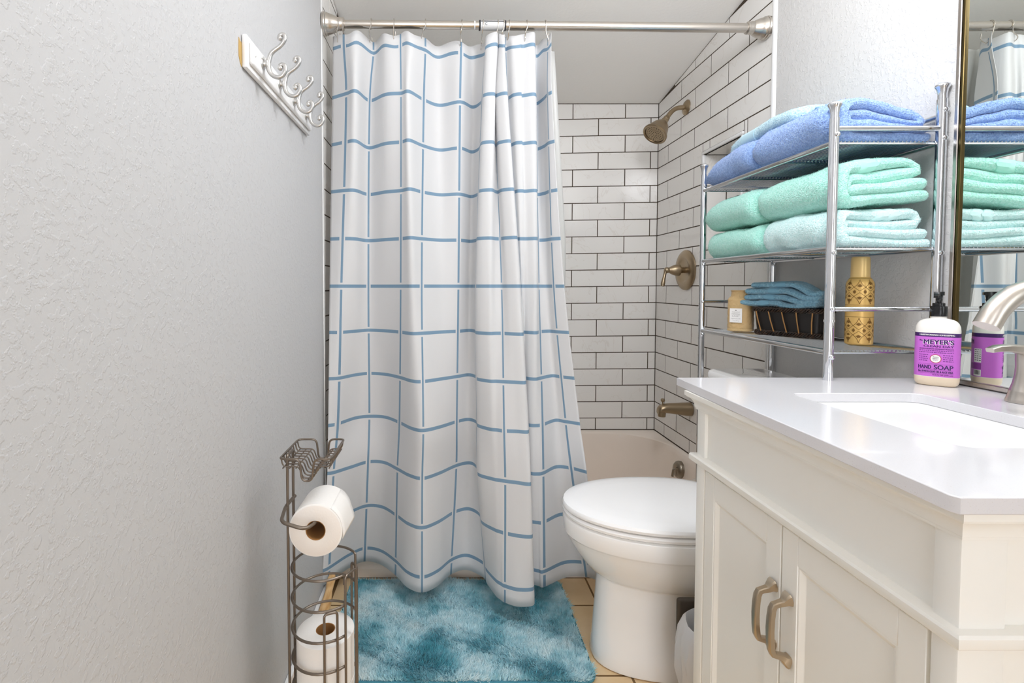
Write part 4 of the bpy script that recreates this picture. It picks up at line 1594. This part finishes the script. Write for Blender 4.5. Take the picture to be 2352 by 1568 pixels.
def stroke(bm, pts, w0, w1=None, taper=True):
    P = [np.array(p) for p in pts]
    n = len(P)
    prev = None
    for i in range(n):
        d = P[min(i + 1, n - 1)] - P[max(i - 1, 0)]
        d = d / (np.linalg.norm(d) + 1e-12)
        nn = np.array([-d[1], d[0]])
        t = i / (n - 1)
        wd = (w0 + ((w1 if w1 is not None else w0) - w0) * t) * (math.sin(PI * min(1, .12 + t * .88)) if taper else 1)
        a, b = P[i] + nn * wd / 2, P[i] - nn * wd / 2
        q_ = [bm.verts.new(on_bottle(*a)), bm.verts.new(on_bottle(*b))]
        if prev:
            bm.faces.new((prev[0], prev[1], q_[1], q_[0]))
        prev = q_


def spray(bm, c_, ang, s, clip):
    """a palmette of curling leaves"""
    R_ = lambda x, y: (c_[0] + s * (x * math.cos(ang) - y * math.sin(ang)), c_[1] + s * (x * math.sin(ang) + y * math.cos(ang)))
    for sg in (1, -1):
        for ln, sp_, cu in ((1.15, .22, .5), (1.0, .5, .8), (.75, .8, 1.0), (.45, .9, 1.1)):
            pts = []
            for k in range(9):
                t = k / 8
                x = ln * (t - .32 * t ** 3)
                y = sg * sp_ * (t ** 1.6) - sg * cu * .35 * max(0, t - .55) ** 1.1 * 1.6
                pts.append(R_(x - cu * .5 * max(0, t - .65) ** 1.3, y))
            pts = [p for p in pts if clip[0] < p[1] < clip[1]]
            if len(pts) > 3:
                stroke(bm, pts, .0019 * s / .011, .0011 * s / .011)


bm = bmesh.new()
CW = 2 * PI * .0272 / 4
for h0, h1 in ((.003, .0665), (.0945, .1575)):
    hm = (h0 + h1) / 2
    HH = (h1 - h0)
    for e in (h0, h1):
        if e > .003:
            stroke(bm, [(CW * 4 * k / 60, e) for k in range(61)], .0008, taper=False)
    for k in range(8):
        u0 = CW * k / 2 * 1.0
        cen = (u0, hm if k % 2 == 0 else hm)
        # pointed arches meeting at the middle line
        for sg in (1, -1):
            for sd in (1, -1):
                pts = []
                for i in range(15):
                    t = i / 14
                    pts.append((u0 + sd * CW * .25 * (1 - math.cos(t * PI)) , hm + sg * (.0015 + HH * .5 * (t ** 1.7) * .98)))
                stroke(bm, [p for p in pts if h0 < p[1] < h1], .0009, .0011, False)
        if k % 2 == 0:
            for ang, off in ((PI / 2, -.020), (-PI / 2, .020)):
                spray(bm, (u0, hm + off * .55), ang + PI, .0105, (h0, h1))
            spray(bm, (u0 + CW * .16, hm), 0, .0095, (h0, h1))
            spray(bm, (u0 - CW * .16, hm), PI, .0095, (h0, h1))
        else:
            for ang, off in ((PI / 2, .026), (-PI / 2, -.026)):
                spray(bm, (u0, hm + off * .62), ang, .0115, (h0, h1))
                spray(bm, (u0, hm + off * .5), ang + PI, .009, (h0, h1))
obj('scroll_print', bm, M['gold_print'], gb, False)
KS = 1.02                                           # the whole rack stands hard against the wall
CAMP = Vector((0, 0, 1.10))
for o in list(COL.objects):
    if o.parent is None and o.name.split('.')[0] in ('storage_rack', 'bath_towel', 'hand_towel', 'wicker_basket', 'washcloth', 'candle_jar', 'spray_bottle'):
        o.location = CAMP + (o.location - CAMP) * KS
        o.scale = (KS, KS, KS)

# ================================================================== vanity
VX, VYN, VYF = .540, .512, 1.064
va_ = thing('bathroom_vanity', 'off-white vanity cabinet with two panelled doors under a white stone counter', 'vanity', (.82, .79, 0))
obj('carcass', nbox(VX + .012, 1.096, VYN + .012, VYF - .012, .06, .866), M['vanity'], va_, False)
obj('plinth', nbox(VX + .03, 1.09, VYN + .02, VYF - .02, .001, .062), M['vanity'], va_, False)
for y0, y1 in ((VYN, VYN + .030), (VYF - .032, VYF)):
    obj('corner_post', nbox(VX, VX + .05, y0, y1, .001, .868, .0025), M['vanity'], va_)
obj('frieze_panel', nbox(VX + .0065, VX + .02, VYN + .028, VYF - .030, .735, .85), M['vanity'], va_, False)
obj('side_post', nbox(1.05, 1.097, VYN, VYN + .03, .001, .868, .0025), M['vanity'], va_)
obj('side_panel', nbox(VX + .045, 1.06, VYN + .006, VYN + .02, .04, .85), M['vanity'], va_, False)


def wrap(name, prof):
    """a moulding run along the near end, the front and the far end; prof: (z, outward)"""
    bm = bmesh.new()
    rings = []
    for z, o_ in prof:
        rings.append([(1.097, VYN - o_, z), (VX - o_, VYN - o_, z), (VX - o_, VYF + o_, z), (1.097, VYF + o_, z), (1.097, VYF - .02, z), (VX + .03, VYF - .02, z), (VX + .03, VYN + .02, z), (1.097, VYN + .02, z)])
    loft(bm, rings)
    o = obj(name, bm, M['vanity'], va_)
    return o


cove = [(.8345, .0005), (.8355, .003), (.8385, .003), (.8395, .0045)]
for i in range(8):
    a = PI / 2 * i / 7
    cove.append((.8405 + .019 * math.sin(a), .0045 + .0125 * (1 - math.cos(a))))
cove += [(.8615, .0175), (.8625, .0195), (.8715, .0195)]
wrap('cove_moulding', cove)
wrap('waist_moulding', [(.7165, .0005), (.7185, .0035), (.7205, .0055), (.7225, .010), (.7245, .0115), (.7345, .0115), (.7375, .009), (.7385, .0005)])


def sweep_rect(bm, pts, hs, wdir=Vector((0, 1, 0))):
    P = [Vector(p) for p in pts]
    rings = []
    for i, p in enumerate(P):
        t = (P[min(i + 1, len(P) - 1)] - P[max(i - 1, 0)]).normalized()
        n = t.cross(wdir).normalized()
        a, b = hs[i]
        c_ = .28
        rings.append([(p + wdir * sx * a * (1 if j else 1 - c_) + n * sy * b * (1 - c_ if j else 1))[:] for sx, sy, j in ((1, 1, 0), (1, 1, 1), (1, -1, 1), (1, -1, 0), (-1, -1, 0), (-1, -1, 1), (-1, 1, 1), (-1, 1, 0))])
    loft(bm, rings)
    return bm


def door(y0, y1, hy):
    z0, z1 = .055, .7135
    sw = .0355
    d = obj('door', nbox(VX + .0075, VX + .018, y0 + .012, y1 - .012, z0 + .01, z1 - .01), M['vanity'], va_, False)
    f0, f1 = VX + .001, VX + .018
    for a, b in ((y0, y0 + sw), (y1 - sw, y1)):
        obj('stile', nbox(f0, f1, a, b, z0, z1, .0009, 1), M['vanity'], d)
    for a, b in ((z0, z0 + .05), (z1 - .046, z1)):
        obj('rail', nbox(f0, f1, y0 + sw, y1 - sw, a, b, .0009, 1), M['vanity'], d)
    a0, a1, b0, b1 = y0 + sw, y1 - sw, z0 + .05, z1 - .046
    bm = bmesh.new()
    for p in ([(a0, b0), (a1, b0), 1, 1], [(a0, b1), (a1, b1), 1, -1]):
        pass
    rg = []
    for o_, x in ((0, f0 + .0012), (.003, f0 + .0012), (.0055, f0 + .003), (.010, f0 + .006), (.012, VX + .0078)):
        rg.append([(x, a0 + o_, b0 + o_), (x, a1 - o_, b0 + o_), (x, a1 - o_, b1 - o_), (x, a0 + o_, b1 - o_)])
    loft(bm, rg, False, False)
    obj('bead', bm, M['vanity'], d, False)
    X = VX + .0005
    pts = [(X, hy, .607), (X - .003, hy, .606), (X - .007, hy, .6035), (X - .011, hy, .6005), (X - .019, hy, .5985), (X - .0245, hy, .5965), (X - .0275, hy, .590), (X - .0293, hy, .575), (X - .0300, hy, .557),
           (X - .0293, hy, .539), (X - .0275, hy, .524), (X - .0245, hy, .5175), (X - .019, hy, .5155), (X - .011, hy, .5135), (X - .007, hy, .5105), (X - .003, hy, .508), (X, hy, .507)]
    hs = [(.0088, .0105), (.0085, .0095), (.0068, .0065), (.0056, .0048), (.0050, .0042), (.0052, .0045), (.0056, .0045), (.0062, .0042), (.0066, .0040)]
    hs = hs + hs[-2::-1]
    obj('pull', sweep_rect(bmesh.new(), pts, hs), M['pull'], d)


door(.7915, 1.029, .8045)
door(.547, .788, .7675)

# counter, sink
outer = [(.5275, 1.137), (.5065, .494), (.511, .487), (1.0985, .487), (1.0985, 1.137)]
inner = rrect(.672, .924, .638, .970, .022, 5)
bm = slab_hole(outer, inner, .872, .890)
top = obj('countertop', bm, M['quartz'])
mb = top.modifiers.new('edge', 'BEVEL')
mb.width = .0012
mb.segments = 2
mb.limit_method = 'ANGLE'
mb.angle_limit = math.radians(60)
tag(top, 'white speckled stone countertop with a rectangular sink cutout', 'countertop')
bm = bmesh.new()
rg = [[(x, y, z) for x, y in rrect(.672 - g, .924 + g, .638 - g, .970 + g, max(.02, r), 6)] for z, g, r in ((.8718, .02, .03), (.858, .02, .03), (.852, .012, .03), (.74, -.02, .05), (.722, -.045, .05), (.726, -.06, .04), (.748, -.026, .045), (.77, -.016, .04), (.850, .005, .03), (.8718, .007, .03))]
loft(bm, rg, False, True)
sk = obj('basin', bm, M['basin'])
tag(sk, 'white rectangular sink basin mounted under the stone counter', 'sink')
for p_ in sk.data.polygons:
    pass

# faucet
fa = thing('faucet', 'brushed nickel bathroom faucet with arched spout and lever handles', 'faucet', (1.03, .815, .89))
fp = catmull([(1.036, .815, .905), (1.036, .815, .97), (1.034, .815, 1.02), (1.022, .815, 1.062), (.996, .815, 1.088), (.962, .815, 1.0945), (.930, .815, 1.085), (.903, .815, 1.062), (.886, .815, 1.034)], 6)
obj('spout', ntube(fp, [.0150 + .0022 * (i / (len(fp) - 1)) for i in range(len(fp))], 24), M['nickel_faucet'], fa)
obj('spout_base', nlathe([(.028, 0), (.028, .005), (.024, .011), (.019, .022), (.0165, .035)], (1.036, .815, .8905), (0, 0, 1), 32), M['nickel_faucet'], fa)
for yy in (.888, .742):
    hd = obj('handle', nlathe([(.0255, 0), (.0255, .004), (.0245, .007), (.0215, .019), (.0215, .0205), (.0208, .022), (.0175, .034), (.0150, .050), (.0142, .066), (.0150, .078), (.0145, .088), (.011, .094), (0, .096)], (1.042, yy, .8905), (0, 0, 1), 32), M['nickel_faucet'], fa)
    bm = bmesh.new()
    sweep_rect(bm, [(1.058, yy, .976), (1.042, yy, .983), (1.024, yy, .988), (1.003, yy, .9895), (.986, yy, .9885), (.974, yy, .985)], [(.010, .008), (.013, .010), (.011, .0075), (.0095, .006), (.0088, .0055), (.007, .004)])
    obj('lever', bm, M['nickel_faucet'], hd)

# mirror
mi = thing('wall_mirror', 'large mirror in a narrow brushed metal frame above the vanity', 'mirror', (1.095, .65, .9))
MX = 1.093
bm = nbox(MX, MX + .003, .20, 1.0645, .902, 1.85)
obj('glass', bm, M['mirror'], mi, False)
for a in ((1.0702, 1.0788, .8925, 1.865), (.18, .194, .8925, 1.865)):
    obj('frame_side', nbox(MX - .006, 1.0995, a[0], a[1], a[2], a[3], .0012, 1), M['mirror_frame'], mi)
obj('frame_bottom', nbox(MX - .006, 1.0995, .194, 1.0702, .8925, .9020, .001, 1), M['mirror_frame'], mi)
obj('frame_top', nbox(MX - .006, 1.0995, .194, 1.0702, 1.853, 1.865, .001, 1), M['mirror_frame'], mi)
obj('inner_lip', nbox(MX - .0045, MX + .002, 1.0632, 1.0694, .902, 1.853, .001, 1), M['mirror_edge'], mi)

# ================================================================== soap bottle
bc = Vector((1.040, 1.050, .8905))
bn = Vector((-.706, -.708, 0)).normalized()
bt = Vector((-bn.y, bn.x, 0))
so = thing('soap_bottle', 'white hand soap pump bottle with a purple label beside the mirror', 'soap bottle', tuple(bc))


def sup(a, b, n=56, ex=3.0):
    out = []
    for k in range(n):
        th = 2 * PI * k / n
        c_, s_ = math.sin(th), math.cos(th)          # k = 0 is the front
        out.append((a * math.copysign(abs(c_) ** (2 / ex), c_), b * math.copysign(abs(s_) ** (2 / ex), s_)))
    return out


def sb(x, d, z):
    return bc + bt * x + bn * d + Vector((0, 0, z))


prof = [(.0, .029, .017, 3), (.002, .0315, .0195, 3), (.006, .0338, .0218, 3), (.012, .0350, .0230, 3), (.115, .0350, .0230, 3), (.124, .0342, .0222, 2.9), (.131, .0318, .0203, 2.7), (.136, .0280, .0182, 2.5), (.139, .0230, .0162, 2.2), (.1405, .0180, .0150, 2), (.142, .0125, .0125, 2), (.146, .012, .012, 2)]
cut = .019
bm = bmesh.new()
loft(bm, [[sb(x, d, z)[:] for x, d in sup(a, b, ex=ex)] for z, a, b, ex in [(cut, .035, .023, 3)] + [p for p in prof if p[0] > cut]], True, True)
obj('body', bm, M['bottle'], so)
bm = bmesh.new()
loft(bm, [[sb(x, d, z)[:] for x, d in sup(a, b, ex=ex)] for z, a, b, ex in [p for p in prof if p[0] < cut] + [(cut, .035, .023, 3)]], True, True)
obj('soap_filled_base', bm, M['soap'], so)
# arc-length map of the label zone
fine = np.array(sup(.035, .023, 720))
seg = np.linalg.norm(np.diff(np.vstack([fine, fine[:1]]), axis=0), axis=1)
acc = np.concatenate([[0], np.cumsum(seg)])
PER = acc[-1]
fx = np.append(fine[:, 0], fine[0, 0])
fd = np.append(fine[:, 1], fine[0, 1])


def lab(u, z, off):
    u = u % PER
    x, d = np.interp(u, acc, fx), np.interp(u, acc, fd)
    x2, d2 = np.interp((u + 3e-4) % PER, acc, fx), np.interp((u + 3e-4) % PER, acc, fd)
    tx, td = x2 - x, d2 - d
    l_ = math.hypot(tx, td) + 1e-12
    return sb(x - td / l_ * off, d + tx / l_ * off, z)


def wrapq(bm, u0, u1, z0, z1, off, n=None):
    n = n or max(1, int(abs(u1 - u0) / .0015))
    pv = None
    for i in range(n + 1):
        u = u0 + (u1 - u0) * i / n
        q_ = (bm.verts.new(lab(u, z0, off)), bm.verts.new(lab(u, z1, off)))
        if pv:
            bm.faces.new((pv[0], q_[0], q_[1], pv[1]))
        pv = q_
    return bm


lbl = obj('label', wrapq(bmesh.new(), -PER / 2, PER / 2, .020, .1035, .0002), M['label_purple'], so)
obj('label_band', wrapq(bmesh.new(), -PER / 2, PER / 2, .1035, .1116, .0002), M['label_dark'], so)


def put_text(bm, body, u0, u1, zc, hgt, off, bold=0.0, du=0.0, dz=0.0):
    V_, F_ = text_tris(body, 1.0, bold, 1.0, 'LEFT')
    A2 = np.array(V_)
    mn, mx_ = A2.min(0), A2.max(0)
    s1 = (u1 - u0) / (mx_[0] - mn[0])
    s2 = hgt / (mx_[1] - mn[1])
    e_ = hgt * .045 if bold else 0
    for sx, sz in (((-e_, 0), (e_, 0), (0, e_ * .6)) if bold else ((0, 0),)):     # struck thrice for a bold face
        vs = [bm.verts.new(lab(u0 + (p[0] - mn[0]) * s1 + du + sx, zc + (p[1] - (mn[1] + mx_[1]) / 2) * s2 + dz + sz, off)) for p in A2]
        for f in F_:
            try:
                bm.faces.new([vs[i] for i in f])
            except ValueError:
                pass
    return bm


def dashes(bm, u0, u1, z, h_, off, seed):
    r = random.Random(seed)
    u = u0
    while u < u1 - .0004:
        w_ = min(r.uniform(.0012, .0034), u1 - u)
        wrapq(bm, u, u + w_, z - h_ / 2, z + h_ / 2, off, 2)
        u += w_ + .0009


bm = bmesh.new()
put_text(bm, 'HARDWORKING HOMEKEEPING', -.0275, .0255, .1076, .0032, .0005, .02)
put_text(bm, "MEYER'S", -.0206, .0245, .0930, .0098, .0004, .012, -.0010, -.0006)
obj('white_lettering', bm, M['label_white'], lbl, False)
bm = bmesh.new()
put_text(bm, "MEYER'S", -.0206, .0245, .0930, .0098, .0006, .012)
put_text(bm, 'Mrs.', -.0275, -.0222, .0955, .0030, .0005, .02)
put_text(bm, 'CLEAN DAY', -.0206, .0245, .0838, .0044, .0005, .012)
put_text(bm, 'HAND', -.0282, -.0085, .0398, .0078, .0005, .014)
put_text(bm, 'SOAP', -.0040, .0245, .0400, .0092, .0005, .014)
put_text(bm, 'No. 8 WITH OLIVE OIL & ALOE VERA', -.0282, .0245, .0305, .0042, .0005, .02)
obj('dark_lettering', bm, M['label_dark'], lbl, False)
bm = bmesh.new()
put_text(bm, 'AROMATHERAPEUTIC HOUSEHOLD PRODUCTS', -.0275, .0245, .0782, .0026, .0005, .01)
put_text(bm, '12.5 FL OZ (370 mL)', -.006, .0245, .0238, .0034, .0005, .01)
for i, z in enumerate((.0745, .0708)):
    dashes(bm, -.0275, .0245, z, .0014, .0005, i)
for i, z in enumerate((.0655, .0612, .0572, .0532)):
    dashes(bm, -.0275, -.0135, z, .0015, .0005, 10 + i)
    dashes(bm, .0090, .0245, z, .0015, .0005, 20 + i)
for z in (.0462, .0343, .0268):
    wrapq(bm, -.0282, .0245, z - .0002, z + .0002, .0005)
obj('small_print', bm, mat('label_violet_ink', (112, 44, 132), .5), lbl, False)


def disc(uc, zc, ru, rz, off):
    bm = bmesh.new()
    prev = None
    cen = bm.verts.new(lab(uc, zc, off))
    vs = [bm.verts.new(lab(uc + ru * math.cos(2 * PI * k / 40), zc + rz * math.sin(2 * PI * k / 40), off)) for k in range(40)]
    for k in range(40):
        bm.faces.new((cen, vs[k], vs[(k + 1) % 40]))
    return bm


obj('scent_ring', disc(-.0020, .0578, .0088, .0092, .0006), M['label_red'], lbl, False)
obj('scent_oval', disc(-.0020, .0578, .0076, .0079, .0008), M['label_white'], lbl, False)
bm = bmesh.new()
put_text(bm, 'PLUM', -.0062, .0022, .0612, .0024, .0010, .01)
put_text(bm, 'BERRY', -.0064, .0024, .0577, .0024, .0010, .01)
put_text(bm, 'SCENT', -.0058, .0018, .0543, .0018, .0010, 0)
obj('scent_lettering', bm, M['grey_print'], lbl, False)
# the back of the label, seen in the mirror
bm = bmesh.new()
wrapq(bm, .0585, .0715, .0500, .0790, .0004)
wrapq(bm, .0585, .0715, .0215, .0345, .0004)
obj('back_panels', bm, M['label_white'], lbl, False)
bm = bmesh.new()
r = random.Random(5)
u = .0605
while u < .0700:
    w_ = r.choice((.0003, .0005, .0008))
    wrapq(bm, u, u + w_, .0245, .0335, .0006, 1)
    u += w_ + r.choice((.0003, .0006))
for i in range(6):
    dashes(bm, .0592, .0705, .0765 - .0044 * i, .0013, .0006, 30 + i)
obj('back_print', bm, M['ink'], lbl, False)
bm = bmesh.new()
wrapq(bm, .0585, .0830, .0360, .0485, .0004)
obj('back_strip', bm, M['label_lilac'], lbl, False)
bm = bmesh.new()
put_text(bm, "MEYER'S", .0735, .1080, .0930, .0098, .0006, .012)
obj('back_lettering', bm, M['label_dark'], lbl, False)
# pump
c_ = bc
obj('collar', nlathe([(.0134, .146), (.0138, .147), (.0138, .166), (.0132, .1675), (.0100, .168), (.0100, .173), (.0094, .174)], c_, (0, 0, 1), 28), M['black'], so)
pu = obj('pump', nlathe([(.0042, .173), (.0044, .178), (.0052, .180), (.0054, .183), (.0048, .184), (.0056, .1865), (.0060, .190), (.0064, .192)], c_, (0, 0, 1), 20), M['black'], so)
bm = bmesh.new()
hx = Vector((-.80, -.60, 0)).normalized()
tp = c_ + Vector((0, 0, .194))
loft(bm, [[(tp + hx * a + hx.cross(Vector((0, 0, 1))) * w_ * s1 + Vector((0, 0, h_ * s2 + dz)))[:] for s1, s2 in ((1, 1), (-1, 1), (-1, -1), (1, -1))] for a, w_, h_, dz in ((-.009, .006, .0025, .000), (-.006, .0078, .0036, 0), (.004, .008, .004, 0), (.010, .006, .0036, .0005), (.022, .0042, .003, -.0005), (.030, .0036, .0026, -.004), (.033, .0034, .0022, -.0065))])
obj('nozzle', bm, M['black'], pu)
